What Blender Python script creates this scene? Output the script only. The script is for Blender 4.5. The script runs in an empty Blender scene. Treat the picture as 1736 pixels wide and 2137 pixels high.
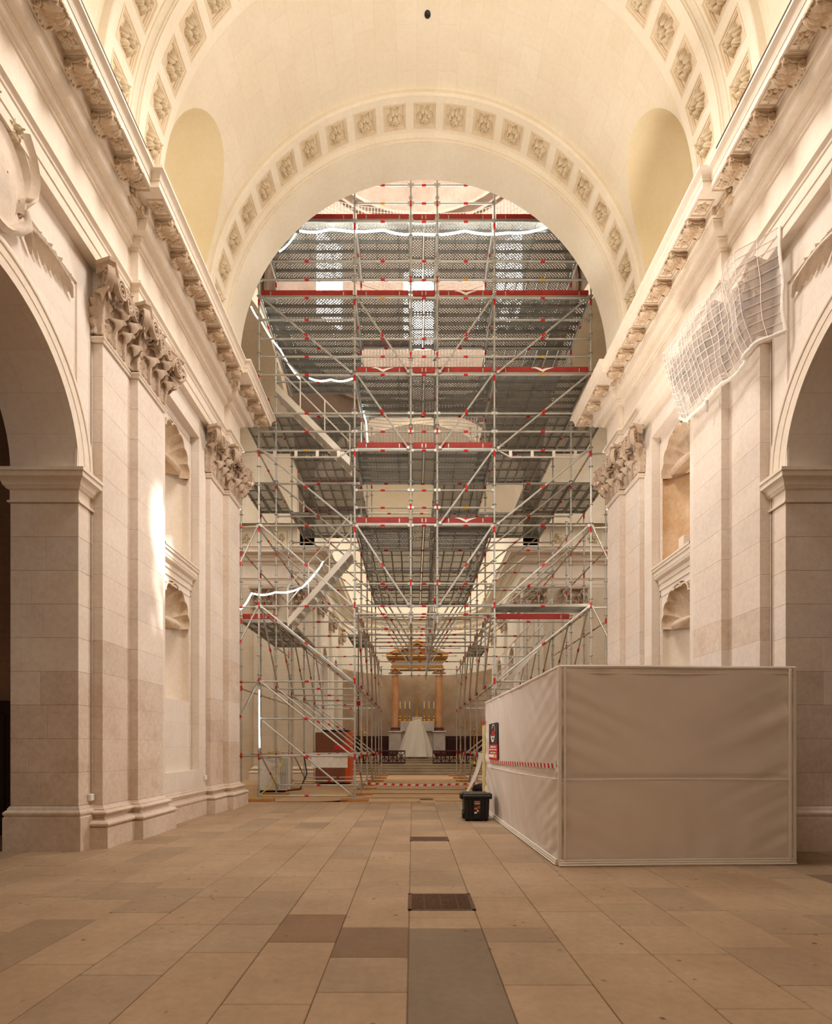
import bpy, bmesh, math, random
from math import sin, cos, pi, sqrt, radians, atan2
from mathutils import Vector, Matrix, noise
random.seed(7)
S = bpy.context.scene
C = S.collection

# ------------------------------------------------------------------ camera, world, lights, exposure
FPX = 1150.0
W_, H_ = 1736, 2137
cam_d = bpy.data.cameras.new('camera'); cam = bpy.data.objects.new('camera', cam_d); C.objects.link(cam)
cam.location = (0, 0, 1.45); cam.rotation_euler = (pi/2, 0, 0)
cam_d.sensor_fit = 'HORIZONTAL'; cam_d.sensor_width = 36; cam_d.lens = 36*FPX/W_
cam_d.shift_x = (W_/2-861)/W_; cam_d.shift_y = (1558-H_/2)/W_
cam_d.clip_start = .05; cam_d.clip_end = 200
S.camera = cam
S.view_settings.view_transform = 'Standard'; S.view_settings.look = 'None'
S.view_settings.gamma = 1; S.view_settings.use_curve_mapping = False
S.view_settings.exposure = 0.10
S.cycles.max_bounces = 7; S.cycles.diffuse_bounces = 4; S.cycles.glossy_bounces = 2; S.cycles.transmission_bounces = 2
S.cycles.transparent_max_bounces = 14; S.cycles.caustics_reflective = False; S.cycles.caustics_refractive = False
A = .27                                   # x of the church axis
wd = bpy.data.worlds.new('world'); S.world = wd; wd.use_nodes = True
wd.node_tree.nodes['Background'].inputs[0].default_value = (.85, .93, 1, 1)
wd.node_tree.nodes['Background'].inputs[1].default_value = .6

def area(name, loc, target, sx, sy, power, col, spread=180):
    d = bpy.data.lights.new(name, 'AREA'); d.shape = 'RECTANGLE'; d.size = sx; d.size_y = sy
    d.energy = power; d.color = col; d.spread = radians(spread)
    o = bpy.data.objects.new(name, d); C.objects.link(o); o.location = loc
    o.rotation_euler = (Vector(target)-Vector(loc)).to_track_quat('-Z', 'Y').to_euler()
    return o
WARM = (1, .92, .82); DAY = (1, .955, .93)
def bulb(name, loc, power, col, r):
    d = bpy.data.lights.new(name, 'POINT'); d.energy = power; d.color = col; d.shadow_soft_size = r
    o = bpy.data.objects.new(name, d); C.objects.link(o); o.location = loc; return o
area('west_fill_light', (A, -5.2, 10.2), (A, 10, 10.5), 5, 5.5, 60, DAY)  # added fill behind the camera; the west wall has no window
area('nave_fill_light', (A, 6.9, 12.6), (A, 7.3, 0), 3.0, 1.2, 400, DAY)       # unseen fill added in the near bay, above the frame
bulb('nave_fill_bulb', (A, 6.6, 12.0), 260, DAY, .5)  # added fill bulb above the frame, no lamp body
area('pier_fill_light', (A-4.95, 13.98, 6.2), (A+4.6, 7.4, 6.0), .3, 4.5, 175, DAY, 110)     # added fills hidden behind the crossing piers, raking the nave walls
area('pier_fill_light', (A+4.95, 13.98, 6.2), (A-4.6, 7.4, 6.0), .3, 4.5, 175, DAY, 110)  # mirrored added fill on the other side
bulb('nave_fill_bulb', (A, 0.0, 11.0), 90, DAY, .5)  # second added fill bulb, over the camera
area('dome_fill_light', (A, 18.9, 27.0), (A, 18.9, 0), 4, 4, 2600, DAY)  # fill added under the dome to boost the drum daylight; no lantern modelled
area('crossing_light', (A, 18.6, 16.0), (A, 10.5, 12.6), 6, 2.5, 440, WARM)
area('vault_fill_light', (3.1, 9.6, 2.2), (1.3, 10.6, 14), 1.2, 1.2, 120, WARM, 75)   # fill added out of sight in the open-topped enclosure to lift the vault
area('choir_light', (A, 29.5, 13.6), (A, 33.5, 4), 5, 5, 420, (1, .93, .80))  # unseen overhead light added to brighten the choir
area('transept_light', (A-9.0, 19, 11.5), (A-4, 21, 6), 4, 5, 190, DAY)
area('transept_light', (A+9.6, 19, 11.5), (A+4, 21, 6), 4, 5, 190, DAY)
def beam(tgt, ang, sx_, power, blend=.6, soft=.1):
    # sunlight falling through a high window of the near bay, broken up by leaves outside
    sp = bpy.data.lights.new('window_sunbeam', 'SPOT'); sp.energy = power; sp.color = (1, .97, .92)
    sp.spot_size = radians(ang); sp.spot_blend = blend; sp.shadow_soft_size = soft
    so = bpy.data.objects.new('window_sunbeam', sp); C.objects.link(so); so.location = (A+4.2, 3.0, 11.6)
    so.rotation_euler = (Vector(tgt)-so.location).to_track_quat('-Z', 'Y').to_euler(); so.scale = (sx_, 1, 1)
beam((-4.37, 9.72, 5.15), 7.2, .62, 15000)
beam((-4.37, 9.42, 4.30), 2.6, .45, 7000)
beam((-4.37, 9.60, 3.75), 2.6, .5, 9000)
beam((-4.37, 9.30, 3.55), 1.5, .5, 5000)

# ------------------------------------------------------------------ materials
MATS = {}
def nt(name):
    m = bpy.data.materials.new(name); m.use_nodes = True
    n = m.node_tree.nodes; l = m.node_tree.links
    return m, n, l, n['Principled BSDF']
def srgb(r, g, b):
    f = lambda c: (c/255/12.92) if c/255 <= .04045 else ((c/255+.055)/1.055)**2.4
    return (f(r), f(g), f(b), 1)
def ramp(n, stops):
    r = n.new('ShaderNodeValToRGB'); e = r.color_ramp.elements
    while len(e) < len(stops): e.new(.5)
    for k, (p, c) in zip(e, stops): k.position = p; k.color = c
    return r
def mixc(n, l, mode, fac, a, b):
    x = n.new('ShaderNodeMix'); x.data_type = 'RGBA'; x.blend_type = mode
    for sock, val in ((x.inputs[0], fac), (x.inputs[6], a), (x.inputs[7], b)):
        if isinstance(val, bpy.types.NodeSocket): l.new(val, sock)
        else: sock.default_value = val
    return x.outputs[2]
def noise_n(n, l, vec, scale, det=4, rough=.6):
    t = n.new('ShaderNodeTexNoise'); t.inputs['Scale'].default_value = scale
    t.inputs['Detail'].default_value = det; t.inputs['Roughness'].default_value = rough
    l.new(vec, t.inputs['Vector']); return t.outputs[0]
def stone(name, c1, c2, joint=.0, rowh=.48, bw=.95, dirt=.25, rough=.8, perobj=0., bump=.15, jcol=.55, stain=None):
    m, n, l, p = nt(name); MATS[name] = m
    tc = n.new('ShaderNodeTexCoord'); ge = n.new('ShaderNodeNewGeometry')
    big = noise_n(n, l, ge.outputs['Position'], .9, 5); fine = noise_n(n, l, ge.outputs['Position'], 14, 6, .7)
    r = ramp(n, [(.32, c1), (.68, c2)]); l.new(big, r.inputs[0]); col = r.outputs[0]
    r2 = ramp(n, [(.3, (1-dirt,)*3+(1,)), (.6, (1, 1, 1, 1))]); l.new(fine, r2.inputs[0])
    col = mixc(n, l, 'MULTIPLY', .5, col, r2.outputs[0])
    if stain:
        st = noise_n(n, l, ge.outputs['Position'], 2.3, 6, .75)
        r4 = ramp(n, [(.52, (0, 0, 0, 1)), (.68, (1, 1, 1, 1))]); l.new(st, r4.inputs[0])
        col = mixc(n, l, 'MIX', mixv(n, l, r4.outputs[0], .55), col, stain)
    if joint:
        b = n.new('ShaderNodeTexBrick'); l.new(tc.outputs['UV'], b.inputs['Vector'])
        b.inputs['Scale'].default_value = 1; b.inputs['Brick Width'].default_value = bw; b.inputs['Row Height'].default_value = rowh
        b.inputs['Mortar Size'].default_value = .006; b.inputs['Mortar Smooth'].default_value = .3
        b.inputs['Color1'].default_value = (1, 1, 1, 1); b.inputs['Color2'].default_value = (.90, .875, .84, 1)
        b.inputs['Mortar'].default_value = (jcol, jcol*.93, jcol*.85, 1)
        col = mixc(n, l, 'MULTIPLY', joint, col, b.outputs[0])
    if perobj:
        oi = n.new('ShaderNodeObjectInfo')
        r3 = ramp(n, [(0, (1-perobj, 1-perobj*1.05, 1-perobj*1.1, 1)), (.5, (1, .98, .95, 1)), (1, (1-perobj*.4, 1-perobj*.6, 1-perobj*.8, 1))])
        l.new(oi.outputs['Random'], r3.inputs[0]); col = mixc(n, l, 'MULTIPLY', 1., col, r3.outputs[0])
    l.new(col, p.inputs['Base Color']); p.inputs['Roughness'].default_value = rough
    p.inputs['Specular IOR Level'].default_value = .25
    if bump:
        bp = n.new('ShaderNodeBump'); bp.inputs['Strength'].default_value = bump; bp.inputs['Distance'].default_value = .01
        l.new(fine, bp.inputs['Height']); l.new(bp.outputs[0], p.inputs['Normal'])
    return m
def mixv(n, l, sock, f):
    x = n.new('ShaderNodeMath'); x.operation = 'MULTIPLY'; l.new(sock, x.inputs[0]); x.inputs[1].default_value = f
    return x.outputs[0]
def plain(name, c, rough=.5, metal=0., var=.12, scale=8., emit=None, es=0., spec=.4, alpha=1., trans=0.):
    m, n, l, p = nt(name); MATS[name] = m
    ge = n.new('ShaderNodeNewGeometry'); f = noise_n(n, l, ge.outputs['Position'], scale, 4)
    r = ramp(n, [(.3, tuple(x*(1-var) for x in c[:3])+(1,)), (.7, tuple(min(1, x*(1+var*.5)) for x in c[:3])+(1,))])
    l.new(f, r.inputs[0]); l.new(r.outputs[0], p.inputs['Base Color'])
    p.inputs['Roughness'].default_value = rough; p.inputs['Metallic'].default_value = metal; p.inputs['Specular IOR Level'].default_value = spec
    if emit: p.inputs['Emission Color'].default_value = emit; p.inputs['Emission Strength'].default_value = es
    if alpha < 1: p.inputs['Alpha'].default_value = alpha
    return m

stone('stone', srgb(232, 217, 201), srgb(241, 229, 215), joint=.4, dirt=.16, jcol=.7)
stone('stone_block', srgb(229, 212, 196), srgb(240, 227, 213), joint=0, dirt=.26, perobj=.07)
stone('stone_low', srgb(219, 198, 178), srgb(234, 218, 201), joint=0, dirt=.36, perobj=.09, stain=srgb(198, 171, 149))
stone('stone_plain', srgb(232, 215, 194), srgb(241, 227, 208), joint=0, dirt=.18)
stone('stone_vault', srgb(237, 223, 197), srgb(243, 231, 208), joint=.4, rowh=.42, bw=.75, dirt=.12, jcol=.8)
stone('stone_rib', srgb(238, 225, 201), srgb(245, 234, 213), joint=.22, rowh=.6, bw=.6, dirt=.12, jcol=.8)
stone('stone_lunette', srgb(238, 221, 182), srgb(244, 230, 197), joint=.18, rowh=.4, bw=.9, dirt=.08, jcol=1.)
stone('stone_carved', srgb(206, 178, 148), srgb(228, 206, 178), joint=0, dirt=.45)
stone('stone_relief', srgb(222, 203, 182), srgb(236, 220, 202), joint=0, dirt=.3)
stone('stone_capital', srgb(186, 160, 136), srgb(214, 192, 168), joint=0, dirt=.5)
stone('stone_rosette', srgb(214, 194, 162), srgb(230, 214, 184), joint=0, dirt=.3)
stone('stone_coffer', srgb(226, 206, 174), srgb(234, 216, 188), joint=0, dirt=.15)
stone('stone_rough', srgb(204, 160, 112), srgb(232, 204, 168), joint=.8, rowh=.42, bw=.5, dirt=.35, jcol=.9, stain=srgb(232, 210, 180))
stone('stone_far', srgb(222, 206, 178), srgb(234, 220, 196), joint=.4, dirt=.15)
stone('stone_apse', srgb(172, 144, 116), srgb(203, 177, 150), joint=.45, dirt=.25, rowh=.6, bw=1.1)
stone('stone_choir', srgb(238, 228, 210), srgb(244, 236, 222), joint=.15, dirt=.1)
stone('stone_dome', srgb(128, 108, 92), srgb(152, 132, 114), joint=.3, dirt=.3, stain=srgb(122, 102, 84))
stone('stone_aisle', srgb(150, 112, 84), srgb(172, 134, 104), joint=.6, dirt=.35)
stone('mortar', srgb(132, 106, 84), srgb(150, 122, 98), dirt=.3)
stone('step_stone', srgb(150, 130, 104), srgb(176, 156, 130), dirt=.3)
stone('marble_white', srgb(196, 184, 176), srgb(222, 214, 208), dirt=.2, rough=.35, stain=srgb(160, 150, 150))
stone('marble_orange', srgb(200, 142, 98), srgb(228, 178, 134), dirt=.3, rough=.3)
stone('marble_red', srgb(96, 50, 48), srgb(132, 80, 76), dirt=.3, rough=.35)
stone('cast_iron', srgb(92, 68, 50), srgb(112, 84, 62), dirt=.4, rough=.55)
stone('board', srgb(184, 150, 112), srgb(202, 168, 130), dirt=.15, perobj=.1)
# floor slab: warm stone with dark pits
def slab_mat(name, c1, c2, pit):
    m = stone(name, c1, c2, dirt=.3, perobj=.26, rough=.55, bump=.2)
    n = m.node_tree.nodes; l = m.node_tree.links; p = n['Principled BSDF']
    src = p.inputs['Base Color'].links[0].from_socket
    ge = [x for x in n if x.type == 'NEW_GEOMETRY'][0]
    v = n.new('ShaderNodeTexVoronoi'); v.inputs['Scale'].default_value = 6; l.new(ge.outputs['Position'], v.inputs['Vector'])
    r = ramp(n, [(.06, (1, 1, 1, 1)), (.13, (0, 0, 0, 1))]); l.new(v.outputs['Distance'], r.inputs[0])
    g = noise_n(n, l, ge.outputs['Position'], 1.3, 3); r5 = ramp(n, [(.42, (0, 0, 0, 1)), (.58, (1, 1, 1, 1))]); l.new(g, r5.inputs[0])
    f = mixc(n, l, 'MULTIPLY', 1., r.outputs[0], r5.outputs[0])
    l.new(mixc(n, l, 'MIX', mixv(n, l, f, pit), src, srgb(84, 62, 48)), p.inputs['Base Color'])
    return m
slab_mat('slab', srgb(166, 140, 112), srgb(188, 162, 133), .9)
slab_mat('slab_dark', srgb(132, 104, 80), srgb(150, 122, 96), .9)
slab_mat('slab_grey', srgb(126, 108, 89), srgb(144, 126, 105), .8)
plain('steel', (.55, .54, .49, 1), .5, .65, .15, 5)
plain('steel_deck', (.38, .38, .345, 1), .45, .7, .15, 3)
plain('alu', (.80, .77, .70, 1), .4, .55, .05, 3)
plain('red_mark', srgb(206, 34, 30), .5)
plain('yellow_mark', srgb(220, 170, 30), .5)
plain('blue_mark', srgb(40, 110, 190), .5)
plain('toe_red', srgb(168, 50, 42), .55, 0, .22, 6)
plain('white', srgb(240, 236, 228), .5)
plain('timber', srgb(190, 132, 74), .7, 0, .2, 12)
plain('timber_pale', srgb(226, 208, 150), .6, 0, .15, 12)
plain('black_plastic', srgb(20, 17, 15), .45, 0, .2, 6)
plain('grey_lid', srgb(58, 50, 44), .4)
plain('blue_plastic', srgb(28, 60, 150), .4)
plain('gold', srgb(196, 144, 44), .35, .7, .2, 10)
plain('gilt', srgb(198, 142, 54), .5, .25, .25, 9)
plain('candle', srgb(240, 222, 168), .5)
plain('oxblood', srgb(62, 18, 18), .4, 0, .2, 6)
plain('dark_wood', srgb(46, 24, 18), .5)
plain('brown_panel', srgb(138, 86, 60), .6)
plain('orange_paint', srgb(232, 92, 30), .5)
plain('tarp', srgb(222, 209, 196), .55, 0, .04, 2)
plain('tarp_edge', srgb(232, 222, 208), .45, 0, .05, 3)
plain('sign_black', srgb(48, 40, 36), .5)
plain('yellow_hose', srgb(226, 196, 30), .45)
plain('cable', srgb(34, 30, 28), .5)
plain('wall_cable', srgb(120, 98, 82), .6)
plain('paper', srgb(250, 246, 236), .6)
plain('cord', srgb(246, 238, 226), .7)
plain('led', (1, 1, 1, 1), .5, emit=(.92, 1, .97, 1), es=9)
plain('window_glow', (1, 1, 1, 1), .5, emit=(1, .99, .96, 1), es=7)
plain('dark_glass', srgb(70, 62, 80), .3)
# perforated deck sheet: rows of punched holes
m, n, l, p = nt('perforated'); MATS['perforated'] = m
tc = n.new('ShaderNodeTexCoord'); sx = n.new('ShaderNodeSeparateXYZ'); l.new(tc.outputs['Object'], sx.inputs[0])
def mth(op, a, b=None):
    x = n.new('ShaderNodeMath'); x.operation = op
    for i, v in enumerate((a, b)):
        if v is None: continue
        if isinstance(v, bpy.types.NodeSocket): l.new(v, x.inputs[i])
        else: x.inputs[i].default_value = v
    return x.outputs[0]
hole = mth('GREATER_THAN', mth('MULTIPLY', mth('SINE', mth('MULTIPLY', sx.outputs[0], 2*pi/.085)), mth('SINE', mth('MULTIPLY', sx.outputs[1], 2*pi/.085))), .36)
p.inputs['Base Color'].default_value = (.36, .36, .33, 1); p.inputs['Metallic'].default_value = .4; p.inputs['Roughness'].default_value = .45
l.new(mth('SUBTRACT', 1., hole), p.inputs['Alpha'])
# thin debris cloth and plastic sheet: partly see-through
for nm, c, al, rg in (('net_cloth', srgb(236, 226, 220), .34, .8), ('plastic_sheet', srgb(238, 230, 214), .78, .35)):
    m, n, l, p = nt(nm); MATS[nm] = m
    p.inputs['Base Color'].default_value = c; p.inputs['Roughness'].default_value = rg
    p.inputs['Alpha'].default_value = al; p.inputs['Subsurface Weight'].default_value = 0
M = MATS

# ------------------------------------------------------------------ mesh helpers
def setp(o, label=None, cat=None, group=None, kind=None):
    for k, v in (('label', label), ('category', cat), ('group', group), ('kind', kind)):
        if v: o[k] = v
    return o
def empty(name, loc=(0, 0, 0)):
    o = bpy.data.objects.new(name, None); C.objects.link(o); o.location = loc; o.empty_display_size = .1
    return o
def adopt(o, parent):
    if parent is not None:
        o.parent = parent
        l = Vector((0, 0, 0)); q = parent
        while q is not None: l += q.location if q.type == 'EMPTY' else Vector((0, 0, 0)); q = q.parent
        o.matrix_parent_inverse = Matrix.Translation(-l)
    return o
def inst(name, mesh, mat, parent=None):
    o = bpy.data.objects.new(name, mesh); C.objects.link(o)
    if parent is not None: o.parent = parent; 
    q = parent; base = Matrix.Identity(4)
    if parent is not None: o.matrix_parent_inverse = world_of(parent).inverted()
    o.matrix_basis = mat
    return o
def world_of(o):
    w = o.matrix_basis.copy() if o.type != 'EMPTY' else Matrix.Translation(o.location)
    if o.parent is not None: w = world_of(o.parent) @ o.matrix_parent_inverse @ w
    return w
class MB:
    def __init__(s): s.v = []; s.f = []; s.m = []; s.cur = 0; s.uv = {}
    def add(s, pts):
        i = len(s.v); s.v += [tuple(p) for p in pts]; return i
    def face(s, *idx):
        s.f.append(tuple(idx)); s.m.append(s.cur)
    def poly(s, *pts):
        i = s.add(pts); s.face(*range(i, i+len(pts)))
    def box(s, x0, x1, y0, y1, z0, z1):
        i = s.add([(x0, y0, z0), (x1, y0, z0), (x1, y1, z0), (x0, y1, z0), (x0, y0, z1), (x1, y0, z1), (x1, y1, z1), (x0, y1, z1)])
        for q in ((0, 3, 2, 1), (4, 5, 6, 7), (0, 1, 5, 4), (1, 2, 6, 5), (2, 3, 7, 6), (3, 0, 4, 7)): s.face(*[i+k for k in q])
    def bbox(s, x0, x1, y0, y1, z0, z1, b=.01):
        # box with bevelled edges (three stacked rings)
        rings = []
        for (z, ins) in ((z0, b), (z0+b, 0), (z1-b, 0), (z1, b)):
            xa, xb, ya, yb = x0+ins, x1-ins, y0+ins, y1-ins
            c = 0 if ins else b
            rings.append([(xa+c, ya, z), (xb-c, ya, z), (xb, ya+c, z), (xb, yb-c, z), (xb-c, yb, z), (xa+c, yb, z), (xa, yb-c, z), (xa, ya+c, z)])
        s.loft(rings, True, True)
    def loft(s, rings, closed=True, caps=False):
        n = len(rings[0]); st = [s.add(r) for r in rings]
        for a, b in zip(st, st[1:]):
            for k in range(n if closed else n-1): s.face(a+k, a+(k+1) % n, b+(k+1) % n, b+k)
        if caps:
            s.face(*[st[0]+k for k in range(n)][::-1]); s.face(*[st[-1]+k for k in range(n)])
    def grid(s, rows): s.loft(rows, False)
    def tube(s, pts, r, n=6, caps=True):
        pts = [Vector(p) for p in pts]; rings = []
        rr = r if isinstance(r, (list, tuple)) else [r]*len(pts)
        up = None
        for i, p in enumerate(pts):
            d = (pts[min(i+1, len(pts)-1)]-pts[max(i-1, 0)]).normalized()
            if up is None:
                up = Vector((0, 0, 1)) if abs(d.z) < .9 else Vector((1, 0, 0))
            e = d.cross(up); 
            if e.length < 1e-4: e = d.orthogonal()
            e.normalize(); g = e.cross(d).normalized(); up = g
            rings.append([p+(e*cos(2*pi*k/n)+g*sin(2*pi*k/n))*rr[i] for k in range(n)])
        s.loft(rings, True, caps)
    def lathe(s, prof, c=(0, 0, 0), n=16, caps=True):
        s.loft([[(c[0]+r*cos(2*pi*k/n), c[1]+r*sin(2*pi*k/n), c[2]+z) for k in range(n)] for r, z in prof], True, caps)
    def prism(s, poly, f0, f1):
        # poly: 2d points; f0/f1 map a 2d point to 3d on either end
        a = [f0(*p) for p in poly]; b = [f1(*p) for p in poly]
        s.loft([a, b], True, True)
    def mesh(s, name, mats, smooth=35, uvf=None, recalc=True):
        me = bpy.data.meshes.new(name); me.from_pydata(s.v, [], s.f)
        for k in mats if isinstance(mats, (list, tuple)) else [mats]: me.materials.append(M[k])
        if len(me.materials) > 1: me.polygons.foreach_set('material_index', s.m)
        if recalc:
            bm = bmesh.new(); bm.from_mesh(me); bmesh.ops.recalc_face_normals(bm, faces=bm.faces); bm.to_mesh(me); bm.free()
        uvl = me.uv_layers.new(name='UVMap')
        data = [0.0]*(len(me.loops)*2)
        for pl in me.polygons:
            nx, ny, nz = (abs(k) for k in pl.normal)
            for li in pl.loop_indices:
                x, y, z = me.vertices[me.loops[li].vertex_index].co
                if uvf: u, w = uvf(x, y, z)
                elif nz > .75: u, w = x, y
                elif nx > ny: u, w = y, z
                else: u, w = x, z
                data[2*li] = u; data[2*li+1] = w
        uvl.data.foreach_set('uv', data)
        if smooth:
            me.polygons.foreach_set('use_smooth', [True]*len(me.polygons)); me.set_sharp_from_angle(angle=radians(smooth))
        me.update(); return me
    def build(s, name, mats, parent=None, smooth=35, uvf=None, recalc=True):
        o = bpy.data.objects.new(name, s.mesh(name, mats, smooth, uvf, recalc)); C.objects.link(o)
        if parent is not None:
            o.parent = parent; o.matrix_parent_inverse = world_of(parent).inverted()
        return o
def frame(origin, ex, ey, ez, sc=1.):
    m = Matrix.Identity(4)
    for i, e in enumerate((ex, ey, ez)):
        e = Vector(e)*(sc if not isinstance(sc, tuple) else sc[i])
        for r in range(3): m[r][i] = e[r]
    for r in range(3): m[r][3] = origin[r]
    return m
# ------------------------------------------------------------------ nave walls
def PP(s, u, y, z): return (A+s*u, y, z)
ZS = 10.95                                 # springing of the vault
def arc_pts(yc, zc, r, n=28, a0=0., a1=pi): return [(yc+r*cos(a0+(a1-a0)*k/n), zc+r*sin(a0+(a1-a0)*k/n)) for k in range(n+1)]
def arch_wall(mb, pt, y0, y1, z0, z1, yc, r, zsp, zbot=None, n=28):
    # plane wall (pt(y,z) -> 3d) with a round-headed opening
    a = arc_pts(yc, zsp, r, n)
    zb = z0 if zbot is None else zbot
    if zb > z0+1e-4: mb.poly(pt(y0, z0), pt(y1, z0), pt(y1, zb), pt(y0, zb))
    mb.poly(pt(yc+r, zb), pt(y1, zb), pt(y1, zsp), pt(yc+r, zsp)); mb.poly(pt(y0, zb), pt(yc-r, zb), pt(yc-r, zsp), pt(y0, zsp))
    def out(y, z):
        if z-zsp < 1e-6: return (y1 if y > yc else y0, zsp)
        k = min((y1-yc)/(y-yc) if y > yc+1e-6 else 1e9, (yc-y0)/(yc-y) if y < yc-1e-6 else 1e9, (z1-zsp)/(z-zsp))
        return (yc+(y-yc)*k, zsp+(z-zsp)*k)
    for (ya, za), (yb, zb2) in zip(a, a[1:]):
        p, q = out(ya, za), out(yb, zb2)
        mb.poly(pt(ya, za), pt(*p), pt(*q), pt(yb, zb2))
        if abs(p[1]-z1) > 1e-6 and abs(q[1]-z1) < 1e-6: mb.poly(pt(*p), pt(p[0], z1), pt(*q))
        if abs(q[1]-z1) > 1e-6 and abs(p[1]-z1) < 1e-6: mb.poly(pt(*p), pt(q[0], z1), pt(*q))
def sweep(mb, prof, path, s):
    mb.grid([[PP(s, u, y, z) for (u, y) in path(P+.004)] for (P, z) in prof])
cl1 = lambda P: [(4.98, 8.0-P), (4.77-P, 8.0-P), (4.77-P, 8.77-P), (4.64-P, 8.77-P), (4.64-P, 9.65+P), (4.98, 9.65+P)]
cl2 = lambda P: [(4.98, 12.0-P), (4.67-P, 12.0-P), (4.67-P, 12.8-P), (4.54-P, 12.8-P), (4.54-P, 13.6+P), (5.6, 13.6+P)]
entp = lambda P: [(4.77-P, -6), (4.77-P, 8.77-P), (4.64-P, 8.77-P), (4.64-P, 12.8-P), (4.54-P, 12.8-P), (4.54-P, 13.62+P), (6.5, 13.62+P)]
def curve_prof(p0, p1, bulge, n=5):
    (a, b), (c, d) = p0, p1; out = []
    for k in range(n+1):
        t = k/n; x = a+(c-a)*t; z = b+(d-b)*t; w = sin(pi*t)*bulge
        L = math.hypot(c-a, d-b); out.append((x+w*(d-b)/L, z-w*(c-a)/L))
    return out
BASE = [(.16, 0), (.16, .29)]+curve_prof((.13, .295), (.13, .385), .045)+[(.10, .39), (.10, .405)]+curve_prof((.085, .405), (.075, .455), -.025)+[(.10, .46)]+curve_prof((.085, .465), (.08, .525), .03)+[(.05, .53), (.05, .55), (.02, .565), (0, .60)]
ASTR = [(0, 7.30), (.03, 7.305), (.03, 7.325)]+curve_prof((.03, 7.33), (.03, 7.385), .025)+[(.0, 7.39)]
ARCH = [(-.2, 8.36), (0, 8.36), (0, 8.50), (.016, 8.505), (.016, 8.68), (.035, 8.69)]+curve_prof((.035, 8.70), (.07, 8.75), -.012)+[(.085, 8.755), (.085, 8.80), (.0, 8.83)]
FRZ = [(0, 8.83), (0, 9.33)]
CORN = [(0, 9.33), (.03, 9.335), (.03, 9.36)]+curve_prof((.035, 9.362), (.10, 9.43), .02)+[(.12, 9.432), (.12, 9.455)]+curve_prof((.13, 9.458), (.27, 9.565), .05)+[(.28, 9.567), (.28, 9.59), (.32, 9.592), (.32, 9.705), (.345, 9.72), (.62, 9.72), (.62, 9.81), (.635, 9.815), (.635, 9.835)]+curve_prof((.64, 9.84), (.70, 9.91), -.014)+[(.715, 9.912), (.715, 9.95), (.3, 9.965), (-.25, 9.975)]
IMPO = [(0, 4.84), (.025, 4.845), (.025, 4.87), (0, 4.88), (0, 5.02), (.03, 5.03), (.05, 5.06)]+curve_prof((.06, 5.065), (.13, 5.15), -.02)+[(.14, 5.155), (.14, 5.22), (.16, 5.225), (.16, 5.27), (-.02, 5.29)]
PIERB = [(.06, 0), (.06, .46), (.05, .475)]+curve_prof((.04, .48), (.035, .56), .025)+[(.025, .565), (.02, .59), (0, .62)]
pierp = lambda P: [(5.87+P, 8.1), (5.87+P, 7.67-P), (4.92-P, 7.67-P), (4.92-P, 8.0)]
STRING = [(0, 4.72), (.02, 4.725), (.02, 4.84), (.045, 4.845), (.045, 4.93), (.07, 4.94)]+curve_prof((.08, 4.945), (.13, 5.01), .02)+[(.14, 5.012), (.14, 5.09), (.17, 5.10), (.17, 5.15), (.19, 5.155), (.19, 5.19), (0, 5.22)]

# ---- shared carved meshes
def leaf_mesh(name, w=.16, h=.42, curl=.09, nu=9, nv=16, mat='stone_capital', lobes=5):
    mb = MB(); rows = []
    for j in range(nv+1):
        v = j/nv
        if v < .68:
            t = v/.68; d = .012+.05*t*t; z = h*(.92*t); 
        else:
            t = (v-.68)/.32; a = t*radians(195)
            d = .062+curl*(1-cos(a)); z = h*.92+curl*.85*sin(a)
        wd_ = w*(.62+.38*sin(pi*min(1, v*1.05+.12)))*(1 if v < .75 else 1-((v-.75)/.25)**2*.55)
        row = []
        for i in range(nu+1):
            u = -1+2*i/nu
            ser = 1+.26*abs(u)**1.5*sin(lobes*2*pi*v+1.2)
            ridge = .022*cos(u*pi*2.5)*(1-v*.3)+.028*(1-abs(u))
            back = -.045*u*u*(1 if v < .7 else .5)
            hd = 0 if v < .6 else ((v-.6)/.4)**1.3
            row.append((u*wd_*ser*.5*(1-.25*hd*hd), d+ridge+back+.010*sin(lobes*2*pi*v)*abs(u)-.05*u*u*hd, z-.115*u*u*hd))
        rows.append(row)
    mb.grid(rows); bk = [[(x*.98, y-.022, z-.004) for (x, y, z) in r] for r in rows]
    mb.grid(bk)
    ring = lambda g: [g[0][i] for i in range(nu+1)]+[g[j][nu] for j in range(1, nv+1)]+[g[nv][i] for i in range(nu-1, -1, -1)]+[g[j][0] for j in range(nv-1, 0, -1)]
    mb.loft([ring(rows), ring(bk)], True)
    return mb.mesh(name, mat, 50)
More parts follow.
